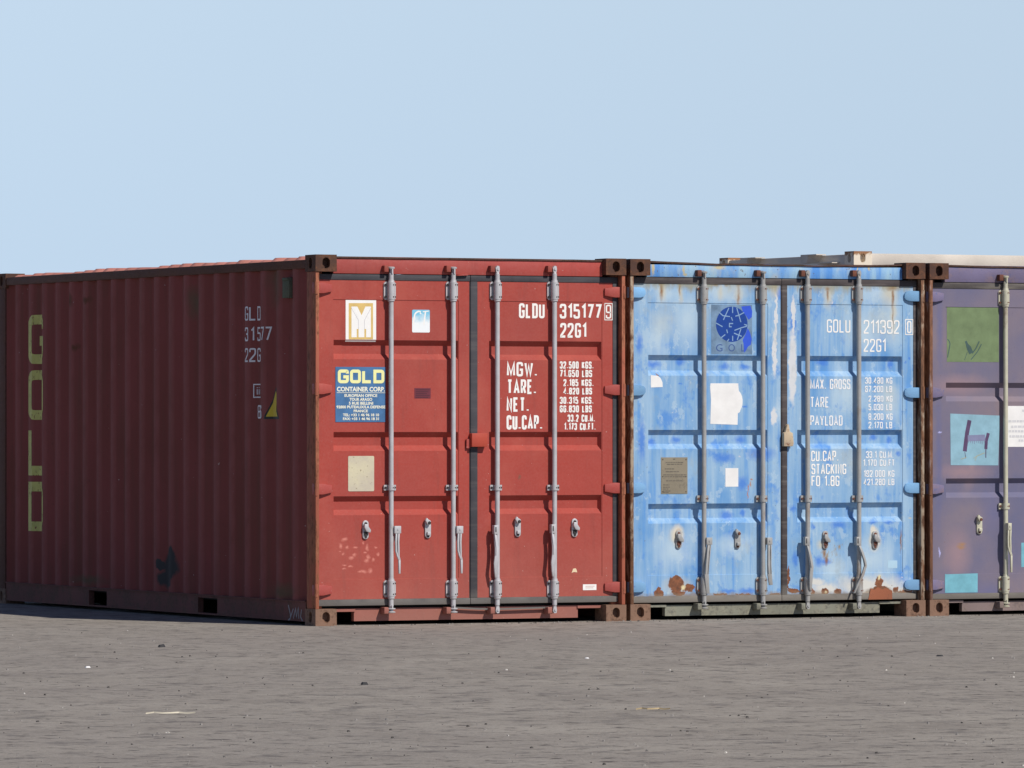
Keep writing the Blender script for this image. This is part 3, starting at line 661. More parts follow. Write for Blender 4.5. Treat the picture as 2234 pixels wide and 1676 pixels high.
def locking_bar(c, x, zt, zb, br, mat, boltm, y0, cam='disc', handle=None):
    """br: list of (z0,z1,full); zt/zb ends of the plain tube"""
    m = MB(); m.lathe(x, .03, [(.0172, zb), (.0172, zt)], 24); bar = m.build('locking_bar', mat, c)
    f = cam_disc if cam == 'disc' else cam_fin
    f(x, zt, True).build('cam_head', mat, bar); f(x, zb, False).build('cam_head', mat, bar)
    for z0, z1, full in br:
        bracket(c, bar, x, z0, z1, y0, mat, boltm, full)
    if handle: handle(bar, x, mat)
    return bar
def handle_side(z, hub=(.012, .062), yb=.018, lean=0., style=0, length=.31):
    def f(bar, x, mat):
        m = MB(); m.box(x+hub[0], x+hub[1], yb-.022, yb+.02, z-.028, z+.024); m.disc_y(x+(hub[0]+hub[1])/2, z, .006, yb-.026, yb-.0221, 8)
        xc = x+(hub[0]+hub[1])/2; q = yb-.012
        if style == 0:
            for d in (-.0095, .0095):
                m.sweep([(xc+d, q, z-.0282), (xc+d-.003, q, z-.09), (xc+d-.001, q, z-.15), (xc+d*.55+.004, q, z-.185), (xc+.013+d*.4, q-.004, z-.215)], [.0125, .012, .012, .009, .008], .016)
            m.sweep([(xc, q+.007, z-.0284), (xc-.002, q+.007, z-.15), (xc+.009, q+.004, z-.205)], .013, .004)
            m.sweep([(xc+.013, q-.004, z-.2155), (xc+.014, q-.004, z-length)], [.016, .012], .014)
        else:
            m.sweep([(xc, q, z-.0282), (xc-.006+lean*.2, q, z-.08), (xc-.016+lean*.6, q-.006, z-.17), (xc-.02+lean, q-.006, z-.24), (xc-.006+lean, q, z-length-.02)], [.028, .026, .030, .033, .028], .012)
            for d in (-.011, .011): m.sweep([(xc+d-.001, q-.008, z-.03), (xc-.016+d+lean*.6, q-.013, z-.17), (xc-.02+d+lean, q-.013, z-.235)], .006, .009)
        m.build('handle', mat, bar, bev=.0015)
    return f
def handle_front(z, pts, w=.022):
    """lever standing off in front of the bar"""
    def f(bar, x, mat):
        m = MB(); m.box(x-.042, x-.008, -.010, .026, z-.032, z+.030); m.k = 1; m.box(x-.036, x-.026, -.0115, -.0098, z-.018, z+.02); m.k = 0
        m.sweep([(x+p[0], p[1], z+p[2]) for p in pts], [w*p[3] for p in pts], .014)
        m.sweep([(x+p[0]-.006, p[1]-.009, z+p[2]) for p in pts[:4]], .006, .008)
        m.build('handle', [mat, M['bolt']], bar, bev=.0015)
    return f
def latch(c, x, z, mat, boltm, y0, kind):
    po = []; w_, h_ = .023, .066
    for i in range(13): a = math.pi*i/12; po.append((x+w_*math.cos(a), z+h_-w_+w_*math.sin(a)))
    for i in range(13): a = math.pi+math.pi*i/12; po.append((x+w_*math.cos(a), z-h_+w_+w_*math.sin(a)))
    m = MB(); m.prism_y(po, y0-.012, y0-.0005); o = m.build('handle_latch', mat, c, bev=.002)
    k = MB()
    if kind == 'down':
        k.prism_y([(x-.02, z+.018), (x-.004, z-.012), (x+.026, z-.020), (x+.030, z-.002), (x+.012, z+.022), (x+.006, z+.04), (x-.018, z+.04)], y0-.036, y0-.0122)
    else:
        k.prism_y([(x-.030, z+.060), (x-.012, z+.028), (x+.012, z+.034), (x+.012, z+.056), (x-.006, z+.066), (x-.018, z+.078)], y0-.034, y0-.0122)
        q = MB(); q.prism_y([(x-.012, z-.045), (x+.014, z-.045), (x+.014, z-.022), (x-.012, z-.022)], y0-.030, y0-.0122); q.build('catch_stop', mat, o, bev=.002)
    k.build('catch', mat, o, bev=.002)
    b = MB(); b.disc_y(x, z-.05, .009, y0-.016, y0-.0122, 10); b.build('bolt', boltm, o)
    b = MB(); b.disc_y(x, z+.042, .012, y0-.040 if kind != 'down' else y0-.018, y0-(.0345 if kind != 'down' else .0122), 12, .010)
    b.build('bolt', boltm, o)
    if kind == 'down': MB().box(x-.015, x+.012, y0-.020, y0-.0122, z-.040, z-.014).build('catch_socket', boltm, o)
    return o

def doors(c, key, d, mt):
    """door end: header, sill, two leaves with gaskets, hinges, bars, latches"""
    ox, oy = ORG[key]; y0 = .063; yw = y0+oy
    z = lambda px, py: on(1, px, py, yw).z
    x = lambda px: on(1, px, 960, yw).x-ox
    hb, pt, pb, gb, sb = d['hb'], d['pt'], d['pb'], d['gb'], d['sb']
    # header with its rusty lip
    MB().box(.1622, W-.1622, .058, .12, hb, H-.022-d['sag']).build('door_header', mt['header'], c, bev=.003)
    m = MB(); rs = random.Random(d['seed']); n = 26; xs = [.163+(W-.326)*i/n for i in range(n+1)]
    for i in range(n):
        t = (i+.5)/n; a = rs.uniform(-.002, .002)*d['wavy']-d['sag']*(1-(2*t-1)**4)
        d.setdefault('w', []).append(a)
    wz = [0]+[(d['w'][i-1]+d['w'][i])/2 for i in range(1, n)]+[0]
    vs = []
    for i, q in enumerate(xs): vs += [(q, .050, H-.0215+wz[i]), (q, .050, H-.0095+wz[i]), (q, .13, H-.0095-d['sag']), (q, .13, H-.0215-d['sag'])]
    fs = []
    for i in range(n): fs += [(4*i+j, 4*i+(j+1)%4, 4*i+4+(j+1)%4, 4*i+4+j) for j in range(4)]
    m.add(vs, fs+[(0,1,2,3), (4*n,4*n+1,4*n+2,4*n+3)]); m.build('roof_lip', M['lip'], c)
    # sill with the two notches
    n0, n1, nz = d['notch']; n2, n3 = d['notch2']
    m = MB(); za, zt = .028, gb-.020
    m.box(.1622, n0, .088, .13, za, zt) if n0 > .18 else None
    m.box(n0+.0002, n1-.0002, .088, .13, nz, zt); m.box(n1, n2, .088, .13, za, zt); m.box(n2+.0002, n3-.0002, .088, .13, nz, zt)
    m.box(n3, W-.1622, .088, .13, za, zt) if n3 < W-.18 else None
    m.build('door_sill', mt['sill'], c)
    m = MB(); e = .006
    for a, b_ in ((n0, n1), (n2, n3)): MB().box(a-e, b_+e, .078, .0878, nz, nz+.018).build('notch_lip', mt['sill'], c)
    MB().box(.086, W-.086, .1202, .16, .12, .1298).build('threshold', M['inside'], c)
    xc0, xc1 = d['cg']
    for leaf in (0, 1):
        xl, xr = ((.050, xc0-.009) if leaf == 0 else (xc1, d['rg'][0])); xi, xj = d['inner'][leaf]
        door = panel_mesh(xl, xr, xi, xj, pb, d['zi'], d['zj'], pt, d['rec'], y0).build('door', mt['door'], c, recalc=False)
        g = MB(); ya, yb = y0-.005, y0+.045
        gl, gr_ = (.036, xc0-.003) if leaf == 0 else (xc0, d['rg'][1])
        g.box(gl, gr_, ya, yb, pt+.0004, hb-.004); g.box(gl, gr_, ya, yb, gb, pb-.0004)
        g.box(gl, xl-.0004, ya, yb, pb, pt); g.box(xr+.0004, gr_, ya, yb, pb, pt)
        g.build('gasket', mt['rubber'], door, bev=.004)
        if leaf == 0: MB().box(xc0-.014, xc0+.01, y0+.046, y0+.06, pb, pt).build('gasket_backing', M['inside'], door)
        for zz in d['hz'][leaf]:
            hinge_mesh(0 if leaf == 0 else W, zz, 1 if leaf == 0 else -1, y0, d['round']).build('hinge', mt['hinge'], door, bev=.0025)
            px = .012 if leaf == 0 else W-.012
            q = MB(); q.lathe(px, .016, [(.013, zz-.045), (.013, zz+.045)], 12); q.build('hinge_pin', mt['post'], door)
        for px, py, kind in d['latch'][leaf]:
            latch(c, x(px), z(px, py), mt['galv'], mt['bolt'], y0+.004, kind)
        for px, cam, hd in d['bars'][leaf]:
            bx = on(1, px, 960, .03+oy).x-ox
            br = [(z(px, b1), z(px, a1), f) for a1, b1, f in d['br']]
            zt, zb = br[0][1]+.055, br[-1][0]-.055
            locking_bar(c, bx, zt, zb, br, mt['galv'], mt['bolt'], y0, cam, hd)
            for zz, up in ((zt, 1), (zb, -1)):
                yk = .058 if up > 0 else .088
                k = MB(); k.box(bx-.060, bx-.026, .014, yk-.0004, zz+up*.036-.024, zz+up*.036+.022); k.box(bx-.0262, bx+.016, yk-.010, yk-.0004, zz+up*.036-.02, zz+up*.036+.018)
                k.build('cam_keeper', mt['keeper'] if up > 0 else mt['sill'], c, bev=.004)
    return door

# ================================================================== RED CONTAINER
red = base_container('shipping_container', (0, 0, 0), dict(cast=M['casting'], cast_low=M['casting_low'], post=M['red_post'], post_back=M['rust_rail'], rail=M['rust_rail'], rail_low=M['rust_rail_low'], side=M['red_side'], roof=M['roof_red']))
tag(red, 'red container with shade-darkened corrugated side, yellow letters and a blue plate on its door', 'container', 'shipping containers standing side by side')
def hf(z):   # front lever of the right-hand leaf
    return handle_front(z, [(-.030,.004,-.0325,.9), (-.026,.002,-.08,1.1), (-.022,-.004,-.13,1.3), (-.026,-.008,-.18,1.2), (-.034,-.008,-.24,1.2), (-.030,-.002,-.30,.9), (-.026,.002,-.34,.6)])
zr = lambda px, py: on(1, px, py, .063).z
xr_ = lambda px: on(1, px, 960, .063).x
doors(red, 'red', dict(hb=2.4618, pt=2.4169, pb=.1814, gb=.1365, sb=.0243, seed=3, wavy=.8, sag=.001, cg=(1.2296, 1.2851), rg=(2.3590, 2.3996), inner=((.163, 1.1385), (1.3735, 2.2765)),
    zi=.3209, zj=2.2802, rec=[(1.9975, 1.8626), (1.3528, 1.2201), (.9031, .7705)], notch=(.164, .335, .095), notch2=(2.093, 2.274), round=False,
    hz=([zr(700, a) for a in (628.6, 848.7, 1067.5, 1288)], [zr(1340, a) for a in (638, 851, 1065, 1281)]),
    latch=([(797, 1156, 'down'), (933, 1154, 'up')], [(1129, 1151, 'up'), (1253, 1151.5, 'down')]),
    br=[(615, 655, True), (1058, 1070, False), (1266, 1303, True)],
    bars=([(853.4, 'disc', handle_side(zr(853, 1155))), (989, 'disc', handle_side(zr(989, 1155)))], [(1085, 'fin', hf(zr(1085, 1155))), (1209.8, 'fin', hf(zr(1210, 1153)))])),
    dict(header=M['red_trim'], sill=M['red_sill'], door=M['red_door'], rubber=M['rubber'], hinge=M['red_trim'], post=M['red_post'], galv=M['galv'], bolt=M['bolt'], keeper=M['red_keeper']))
YD = .067-.0012                                            # just in front of the inset door sheet
def box_px(key, x0, x1, yt, yb, y=.067):
    ox, oy = ORG[key]; a = on(1, (x0+x1)/2, yt, y+oy).z; b_ = on(1, (x0+x1)/2, yb, y+oy).z
    ym = (yt+yb)/2
    return on(1, x0, ym, y+oy).x-ox, on(1, x1, ym, y+oy).x-ox, b_, a
def P2(key, pts, y=.067): ox, oy = ORG[key]; return [(on(1, p[0], p[1], y+oy).x-ox, on(1, p[0], p[1], y+oy).z) for p in pts]
def plate(parent, name, key, x0, x1, yt, yb, mat, th=.003, cut=0):
    a, b_, c_, d_ = box_px(key, x0, x1, yt, yb); m = MB(); k = cut
    po = [(a+k,c_),(b_-k,c_),(b_,c_+k),(b_,d_-k),(b_-k,d_),(a+k,d_),(a,d_-k),(a,c_+k)] if k else [(a,c_),(b_,c_),(b_,d_),(a,d_)]
    m.prism_y(po, .067-th, .0668); return m.build(name, mat, parent)
def write(parent, key, rows, mat, name='lettering', y=YD, boxes=()):
    for i, (t, x0, x1, yt, yb, th) in enumerate(rows):
        dcl = Deco(y); dcl.text(t, *box_px(key, x0, x1, yt, yb), th)
        if i == 0:
            for x0, x1, yt, yb, th in boxes:
                a, b_, c_, d_ = box_px(key, x0, x1, yt, yb); h = th/2
                dcl.line([(a+h,c_+h),(b_-h,c_+h),(b_-h,d_-h),(a+h,d_-h)], th, True)
        dcl.build(name, mat, parent)
T1, T2 = .0165, .0100
write(red, 'red', [('GLDU',1132,1188,662,694.5,T1), ('315177',1221,1312,663.5,695.5,T1), ('22G1',1222,1279,705,737,T1)], M['white_ink'], 'serial_number')
write(red, 'red', [('9',1321,1332.6,665,695.5,.0105)], M['white_ink'], 'check_digit', .0618, [(1318,1335.6,661.5,699,.005)])
write(red, 'red', [('MGW.',1105.6,1172,790,821.5,T1), ('TARE.',1106,1169.6,828,860,T1), ('NET.',1105,1154,867,898.5,T1), ('CU.CAP.',1105,1183,906,937.5,T1)], M['white_ink'], 'load_heading')
write(red, 'red', [('32.500 KGS.',1221,1295,788.7,804.7,T2), ('71.650 LBS',1221,1291.6,807.2,823,T2), ('2.185 KGS.',1229,1295,827.5,843,T2), ('4.820 LBS',1229,1291.5,846,861,T2), ('30.315 KGS.',1221,1294.6,866,881.5,T2),
    ('66.830 LBS',1221,1291,884.6,900,T2), ('33.2 CU.M.',1238,1298,904.6,920.6,T2), ('1.173 CU.FT.',1230.6,1299.6,923,938.5,T2)], M['white_ink'], 'load_figure')
# company plate
sp = plate(red, 'company_plate', 'red', 731.5, 840.6, 800.8, 921, M['plate_blue'])
dc = Deco(.0632); dc.text('GOLD', *box_px('red', 736.5, 838, 806.5, 836.5), .0225, gap=.07, rad=.2); dc.build('plate_title', M['plate_yellow'], sp)
dc = Deco(.0632)
for t, a, b_, u_, v_ in (('CONTAINER CORP.',734.5,839,844,854.5), ('EUROPEAN OFFICE',751,822.5,860,866.3), ('TOUR ARAGO',762,811.5,868.3,874.8), ('5 RUE BELLINI',760.5,813.5,876.8,883.2), ('92800 PUTEAUX/LA DEFENSE',733.5,840,885,891.4),
    ('FRANCE',771,802,893.8,899.8), ('TEL: +33 1 46 96 18 10',747.5,826.5,902.3,908.6), ('FAX: +33 1 46 96 18 31',747.5,826,910.8,917)): dc.font(t, *box_px('red', a, b_, u_, v_), bold=.035)
a, b_, c_, d_ = box_px('red', 734, 839.5, 856.6, 857.6); dc.poly([(a,c_),(b_,c_),(b_,d_),(a,d_)]); dc.build('plate_lettering', M['plate_white'], sp)
# white and gold emblem sticker
st = plate(red, 'emblem_sticker', 'red', 754, 820.5, 655, 741, M['sticker_white'], .0012)
# its lower edge folds into the groove
xa, xb, zc, _ = box_px('red', 754, 820.5, 655, 741.5)
m = MB(); m.add([(xa,.0656,zc+.002),(xb,.0656,zc+.002),(xb,.0765,zc-.014),(xa,.0765,zc-.014)], [(0,3,2,1)]); m.build('sticker_fold', M['sticker_white'], st, recalc=False)
dc = Deco(.0654); dc.poly(P2('red', [(760.6,740.6),(813.6,740.6),(813.6,661.5),(760.6,661.5)])); dc.build('emblem_ground', M['sticker_gold'], st)
dc = Deco(.0652); dc.poly(P2('red', [(766.6,718),(809,718),(809,669),(797,669),(788.6,688),(779.4,669),(766.6,669)])); dc.build('emblem_shield', M['sticker_white'], st)
dc = Deco(.0651)
dc.poly(P2('red', [(766.6,736),(778,736),(778,718),(781.5,718),(781.5,700),(766.6,672)]))
dc.poly(P2('red', [(782,736),(794.6,736),(794.6,697),(807,669),(797,669),(788.6,688),(779.4,669),(769,669),(782,697)]))
dc.poly(P2('red', [(798.4,736),(809,736),(809,672),(795.2,700),(795.2,718),(798.4,718)])); dc.build('emblem_letter', M['sticker_white'], st)
dc = Deco(.0648); dc.line(P2('red', [(766.4,672),(781.8,699),(781.8,718)]), .003); dc.line(P2('red', [(809,672),(794.9,699),(794.9,718)]), .003); dc.build('emblem_outline', M['sticker_grey'], st)
# faded blue sticker
st = plate(red, 'faded_sticker', 'red', 899, 937.6, 676, 725.6, M['sticker_fade'], .0012, .006)
dc = Deco(.0655); dc.line(fillet(P2('red', [(918,681,0),(913,679),(905,684),(902,702),(903,708,0)]), .03, False), .011); dc.line(P2('red', [(916,683),(919,685.5)]), .009); dc.line(P2('red', [(928,680),(924.5,709)]), .011); dc.line(P2('red', [(922,680.5),(935,679)]), .007)
dc.build('sticker_letters', M['sticker_white'], st)
st = plate(red, 'small_label', 'red', 904, 939.5, 847, 869.5, M['maroon_print'], .001)
dc = Deco(.0657)
for i in range(5):
    a, b_, c_, d_ = box_px('red', 907, 937-(i % 3)*3, 849.6+i*4.1, 851.4+i*4.1); dc.poly([(a,c_),(b_,c_),(b_,d_),(a,d_)])
dc.build('label_lines', M['maroon_lines'], st)
plate(red, 'beige_plate', 'red', 759.4, 816, 995, 1072, M['beige'], .002, .006)
a, b_, c_, d_ = box_px('red', 1271.5, 1301, 1275, 1287.6, .063); m = MB(); m.prism_y([(a,c_),(b_,c_),(b_,d_),(a,d_)], .0615, .0628); st = m.build('white_label', M['sticker_white'], red)
dc = Deco(.0612)
for i in range(2): a, b_, c_, d_ = box_px('red', 1277, 1297-i*3, 1278.3+i*3.6, 1280+i*3.6, .063); dc.poly([(a,c_),(b_,c_),(b_,d_),(a,d_)])
dc.build('label_lines', M['label_print'], st)
m = MB(); m.prism_y(P2('red', [(1247,1250),(1252,1248),(1259,1249),(1258,1244),(1256,1240),(1250,1241),(1249,1245)])[::1], .0658, .0669); m.build('paper_scrap', M['cream_chip'], red)
# loose rubber strip sagging under the leaves, and the bent seal end at the top of the left leaf
m = MB(); pts = [P2('red', [(990+i*15, 1325.5+5*math.sin(i/14*math.pi)*(1-i/20))], .062)[0] for i in range(15)]
for i in range(14):
    (xa, za), (xb, zb2) = pts[i], pts[i+1]; m.add([(xa,.058,za-.006),(xb,.058,zb2-.006),(xb,.058,zb2+.006),(xa,.058,za+.006),(xa,.07,za-.006),(xb,.07,zb2-.006),(xb,.07,zb2+.006),(xa,.07,za+.006)], [(0,1,2,3),(4,7,6,5),(0,4,5,1),(3,2,6,7)])
m.build('loose_seal', M['rubber'], red)
m = MB(); m.prism_y(P2('red', [(992,602),(1020,601),(1022,598.5),(1018,597),(1004,600)], .04), .036, .0575); m.build('bent_seal', M['red_trim'], red)
# lock box on the meeting stiles
m = MB(); a, b_, c_, d_ = box_px('red', 1028, 1062, 945.5, 975, .03)
m.box(a, b_, .018, .0625, c_, d_); m.build('lock_box', M['lock_red'], red, bev=.003)
m = MB(); m.box(a-.028, a-.0004, .045, .0575, c_-.01, d_-.04); m.build('lock_tab', M['red_trim'], red)
# ---------------------------------------------------- side lettering: follows every fold of the corrugated wall
def side_paint(groups, name, mat, parent, off=.0016):
    """groups: polygons in (y, z) on the wall; cut at every fold, then laid on the wall"""
    me = bpy.data.meshes.new(name); bm = bmesh.new()
    for k, g in enumerate(groups):
        for q in g:
            vs = [bm.verts.new((-.00012*(k % 9), p[0], p[1])) for p in q]
            try: bm.faces.new(vs)
            except ValueError: pass
    ys = [v.co.y for v in bm.verts]
    for y in breaks(min(ys)-.01, max(ys)+.01)[1:-1]:
        bmesh.ops.bisect_plane(bm, geom=bm.verts[:]+bm.edges[:]+bm.faces[:], plane_co=(0,y,0), plane_no=(0,1,0), dist=1e-6)
    for v in bm.verts: v.co.x += .012+prof(v.co.y)-off
    bm.to_mesh(me); bm.free(); me.materials.append(mat)
    o = bpy.data.objects.new(name, me); COL.objects.link(o); o.parent = parent; return o
def side_text(txt, yc, zt, zb, pitch, w_, th):
    """letters at a fixed pitch, reading towards the door end (decreasing y); yc = centre of the first"""
    gs = []
    for i, ch in enumerate(txt):
        if ch == ' ': continue
        ww = w_ if ch not in '1Ii' else w_*.5
        c = yc-pitch*i
        for g in text_quads(ch, c-ww/2, c+ww/2, zb, zt, th): gs.append([[(2*c-p[0], p[1]) for p in q][::-1] for q in g])
    return gs
zs = lambda px, py: on(0, px, py, .02).z
for t, u_, v_ in (('GLDU', 668.5, 699.5), ('315177', 714, 744.5), ('22G1', 759.5, 790)): side_paint(side_text(t, Y_PH+.002, zs(550, u_), zs(550, v_), .0695, .056, .0125), 'side_number', M['side_ink'], red)
yb_ = Y_PH-.17; g = []
def yflip(grp, c): return [[(2*c-p[0], p[1]) for p in q][::-1] for q in grp]
y1_, y0_ = on(0, 553, 850, .03).y, on(0, 553, 850, .03).y-.15; zt, zb = zs(560, 837.6), zs(560, 868)
g = [ribbon([(y0_, zt-.004), (y1_, zt-.004), (y1_, zb+.004), (y0_, zb+.004)], .008, True)]
c = (y0_+y1_)/2
for grp in text_quads('iic', y0_+.02, y1_-.02, zb+.018, zt-.018, .011): g.append(yflip(grp, c))
side_paint(g, 'side_emblem', M['side_ink'], red); g = side_text("8'6", y1_-.062, zs(560, 884), zs(560, 913.5), .049, .046, .011)
side_paint(g, 'side_height_mark', M['side_ink'], red)
# yellow warning triangle
ya_ = on(0, 579, 910, .02).y; zt, zb = zs(600, 848), zs(600, 912); wt = .25; yc = ya_-.125
tri = side_paint([[[(yc+.135, zb-.008), (yc-.135, zb-.008), (yc, zt+.012)]]], 'warning_triangle', M['tri_black'], red, .0014)
side_paint([[[(yc+.108, zb+.010), (yc-.108, zb+.010), (yc, zt-.016)]]], 'triangle_face', M['tri_yellow'], tri, .0022)
# tall vertical word
g = []; yl = on(0, 63.5, 900, .02).y; yr = on(0, 96, 900, .02).y; c = (yl+yr)/2
for ch, u_, v_ in (('G',687,794), ('O',808,916), ('L',929,1037.5), ('D',1051.5,1159)):
    z1_, z0_ = zs(80, u_), zs(80, v_); th = .074
    side_paint([yflip(grp, c) for grp in text_quads(ch, yr, yl, z0_, z1_, th, rad=.24)], 'side_letter', M['side_gold'], red)
# chalk scrawl on the bottom rail
def rail_line(pts, th): return ribbon([(on(0, p[0], p[1], .005).y, on(0, p[0], p[1], .005).z) for p in pts], th)
m = MB(); k = 0
for ln in ([(629,1320),(634,1342),(633,1345)], [(640,1328),(633,1350),(629,1353)], [(640,1350),(645,1328),(647,1346),(651,1326),(652,1350)], [(658,1330),(656,1346),(660,1355)]):
    for q in rail_line(ln, .011): m.add([(.0045-.0001*k, p[0], p[1]) for p in q], [(0,1,2,3)])
    k += 1
m.build('chalk_scrawl', flatcol('dull chalk', (.38, .36, .37), .8), red, recalc=False)
# ventilator box
p = on(0, 630, 628, .02); m = MB(); m.box(-.004, .05, p.y-.06, p.y+.06, p.z-.072, p.z+.072); m.box(-.012, -.0042, p.y-.05, p.y+.05, p.z+.05, p.z+.07); m.build('ventilator', M['vent'], red, bev=.004)

# ================================================================== BLUE CONTAINER
BO = (ORG['blue'][0], ORG['blue'][1], 0)
M['blue_side'] = rusty('faded blue side paint', (.12, .30, .58), (.2, .4, .62), (.18, .12, .08), .4, 41.)
blue = base_container('shipping_container', BO, dict(cast=M['casting'], cast_low=M['casting_low'], post=M['blue_post'], post_back=M['blue_post'], rail=M['blue_trim'], rail_low=M['blue_sill'], side=M['blue_side'], roof=M['blue_trim']), drop=.018)
tag(blue, 'faded light blue shipping container with rust stains and a dark blue globe on its door', 'container', 'shipping containers standing side by side')
zb_ = lambda px, py: on(1, px, py, .091).z
doors(blue, 'blue', dict(hb=2.4662, pt=2.4168, pb=.1722, gb=.1260, sb=.0204, seed=5, wavy=1.6, sag=.014, cg=(1.2695, 1.3151), rg=(2.3694, 2.3984), inner=((.1737, 1.1558), (1.3949, 2.2818)),
    zi=.3207, zj=2.2813, rec=[(1.9049, 1.7563), (1.3668, 1.2282), (.8355, .6936)], notch=(.164, .325, .092), notch2=(2.10, 2.274), round=True,
    hz=([zb_(1390, a) for a in (638.5, 852, 1065, 1281)], [zb_(1995, a) for a in (646.7, 857, 1065, 1276)]),
    latch=([(1480, 1177, 'down'), (1608.5, 1177, 'up')], [(1800, 1178, 'down'), (1908.6, 1178, 'down')]),
    br=[(624, 661, True), (1081, 1095, False), (1259, 1295, True)],
    bars=([(1536, 'disc', handle_side(zb_(1536, 1180), (.004, .050), style=1, lean=-.004, length=.36)), (1664.6, 'disc', handle_side(zb_(1665, 1180), (.018, .060), style=1, lean=.018, length=.30))],
          [(1762, 'fin', handle_front(zb_(1762, 1180), [(-.018,.004,-.0325,.9), (-.006,.000,-.08,1.1), (.004,-.006,-.14,1.2), (.010,-.010,-.19,1.2), (.004,-.010,-.26,1.2), (.004,-.004,-.33,.9), (.006,.002,-.36,.7)])),
           (1874, 'fin', handle_front(zb_(1874, 1180), [(-.014,.004,-.0325,.9), (.004,-.002,-.08,1.1), (.024,-.008,-.14,.9), (.030,-.012,-.18,.9), (.006,-.012,-.25,.9), (-.034,-.010,-.32,.7), (-.06,-.006,-.38,.5)]))])),
    dict(header=M['blue_trim'], sill=M['blue_sill'], door=M['blue_door'], rubber=M['rubber_old'], hinge=M['blue_hinge'], post=M['blue_post'], galv=M['galv_blue'], bolt=M['rust_bolt'], keeper=M['rust_bolt']))
T3, T4 = .0105, .0075
write(blue, 'blue', [('GOLU',1803.7,1855,697,726,T3), ('211392',1884,1962,698.6,728.5,T3), ('22G1',1884,1932,739.7,768,T3)], M['white_ink'], 'serial_number')
write(blue, 'blue', [('0',1978,1987.6,700.5,727,T3)], M['white_ink'], 'check_digit', .0618, [(1974,1991.4,696.5,731,.006)])
write(blue, 'blue', [('MAX. GROSS',1767.5,1855,827,849.6,.0098), ('TARE',1767.5,1808,866,889.5,.0098), ('PAYLOAD',1767.5,1838,906.5,929,.0098)], M['white_ink_worn'], 'load_heading')
write(blue, 'blue', [('CU.CAP.',1769.5,1829,983.6,1006.6,.0098), ('STACKING',1770,1846,1012,1035,.0098), ('FO 1.8G',1770,1831,1038,1061,.0098)], M['white_ink'], 'stacking_heading')
write(blue, 'blue', [('30.480 KG',1887,1946.6,823.6,837.5,T4), ('67.200 LB',1887,1946,842,856,T4), ('2.280 KG',1894.5,1947,863.5,876.8,T4), ('5.030 LB',1894.5,1946,881.5,895.5,T4), ('8.200 KG',1894.5,1947,902,916.5,T4), ('2.170 LB',1894.5,1946,920.5,935,T4)], M['white_ink_worn'], 'load_figure')
write(blue, 'blue', [('33.1 CU.M.',1889,1949,984.5,999.6,T4), ('1.170 CU.FT',1883,1951.6,1002.5,1017,T4), ('192.000 KG',1884,1951,1026,1041,T4), ('421.280 LB',1884,1951,1044.6,1059,T4)], M['white_ink_worn'], 'stacking_figure')
# globe emblem
st = plate(blue, 'globe_decal', 'blue', 1551.6, 1640.7, 665, 773, M['globe_bg'], .001)
cxp, cyp = 1596.3, 707.7
dc = Deco(.0658); dc.poly(P2('blue', [(1617,669),(1637,667),(1641,680),(1640,692),(1633,698),(1628,690),(1621,682)])[::-1]); dc.build('torn_film', M['globe_royal'], st); dc = Deco(.0658); dc.poly(P2('blue', [(1631,716),(1636,726),(1640,740),(1638,752),(1631,757),(1628,764),(1623,770),(1622,750),(1620,742),(1626,730)])[::-1])
dc.build('torn_film', M['globe_royal'], st)
dc = Deco(.0655); dc.poly(P2('blue', [(cxp+34.5*math.cos(a), cyp+38.5*math.sin(a)) for a in [-2*math.pi*i/40 for i in range(40)]])); dc.build('globe', M['globe_dark'], st)
dc = Deco(.0652)
for ln in ([(1590,672),(1578,698)], [(1598,669),(1598,683)], [(1607,672),(1616,703)], [(1569,682),(1577,689),(1592,691)], [(1604,690),(1612,688),(1623,682)], [(1562,705),(1576,713)], [(1602,721),(1618,715),(1629,712)], [(1616,718),(1608,742)],
           [(1598,733),(1598,744)], [(1601,727),(1618,734)], [(1573,737),(1582,730)], [(1585,719),(1587,727)], [(1595,692),(1598,700)], [(1623,708),(1630,710)], [(1590,740),(1586,745)]): dc.line(P2('blue', ln), .0075)
dc.line(P2('blue', [(1599,706),(1591,706),(1591,713),(1596,713)]), .008); dc.build('globe_lines', M['globe_line'], st)
dc = Deco(.0655)
for t, a, b_ in (('G',1562,1576), ('O',1589,1603), ('L',1617,1623)): dc = Deco(.0655); dc.font(t, *box_px('blue', a, b_, 751, 767)); dc.build('decal_letter', M['globe_text'], st)
m = MB(); m.prism_y(P2('blue', [(1420,845.6),(1445.6,844.6),(1445,834),(1441,825),(1435,820),(1419.4,818.6)]), .0658, .0668); m.build('paper_label', M['paper'], blue)
po = [(1549.5,925),(1609,927),(1609.6,902),(1614,899)]+[(1606+14*math.cos(a), 876-25*math.sin(a)) for a in [R(x_) for x_ in (-50,-30,-10,10,30,50,65)]]+[(1611,846),(1610.5,836.5),(1550,836.5),(1549,844),(1551,872)]
m = MB(); m.prism_y(P2('blue', po), .0656, .0668); m.build('white_sheet', M['paper'], blue)
st = plate(blue, 'data_plate', 'blue', 1442, 1499.5, 998, 1077.5, M['plate_bronze'], .003)
dc = Deco(.0633); rs = random.Random(4)
for i, (yy, a, b_) in enumerate([(1009,1452,1490),(1013,1455,1488),(1023,1450,1470),(1029,1452,1482),(1036,1447,1497),(1040,1449,1496),(1049,1453,1488),(1058,1446,1460),(1063,1446,1461),(1067,1446,1458),(1071,1446,1462),(1074,1446,1459)]):
    q = a
    while q < b_: e = min(b_, q+rs.uniform(3, 8)); A = box_px('blue', q, e, yy-.9, yy+.9); dc.poly([(A[0],A[2]),(A[1],A[2]),(A[1],A[3]),(A[0],A[3])]); q = e+1.2
dc.build('plate_lines', M['plate_lines'], st)
m = MB()
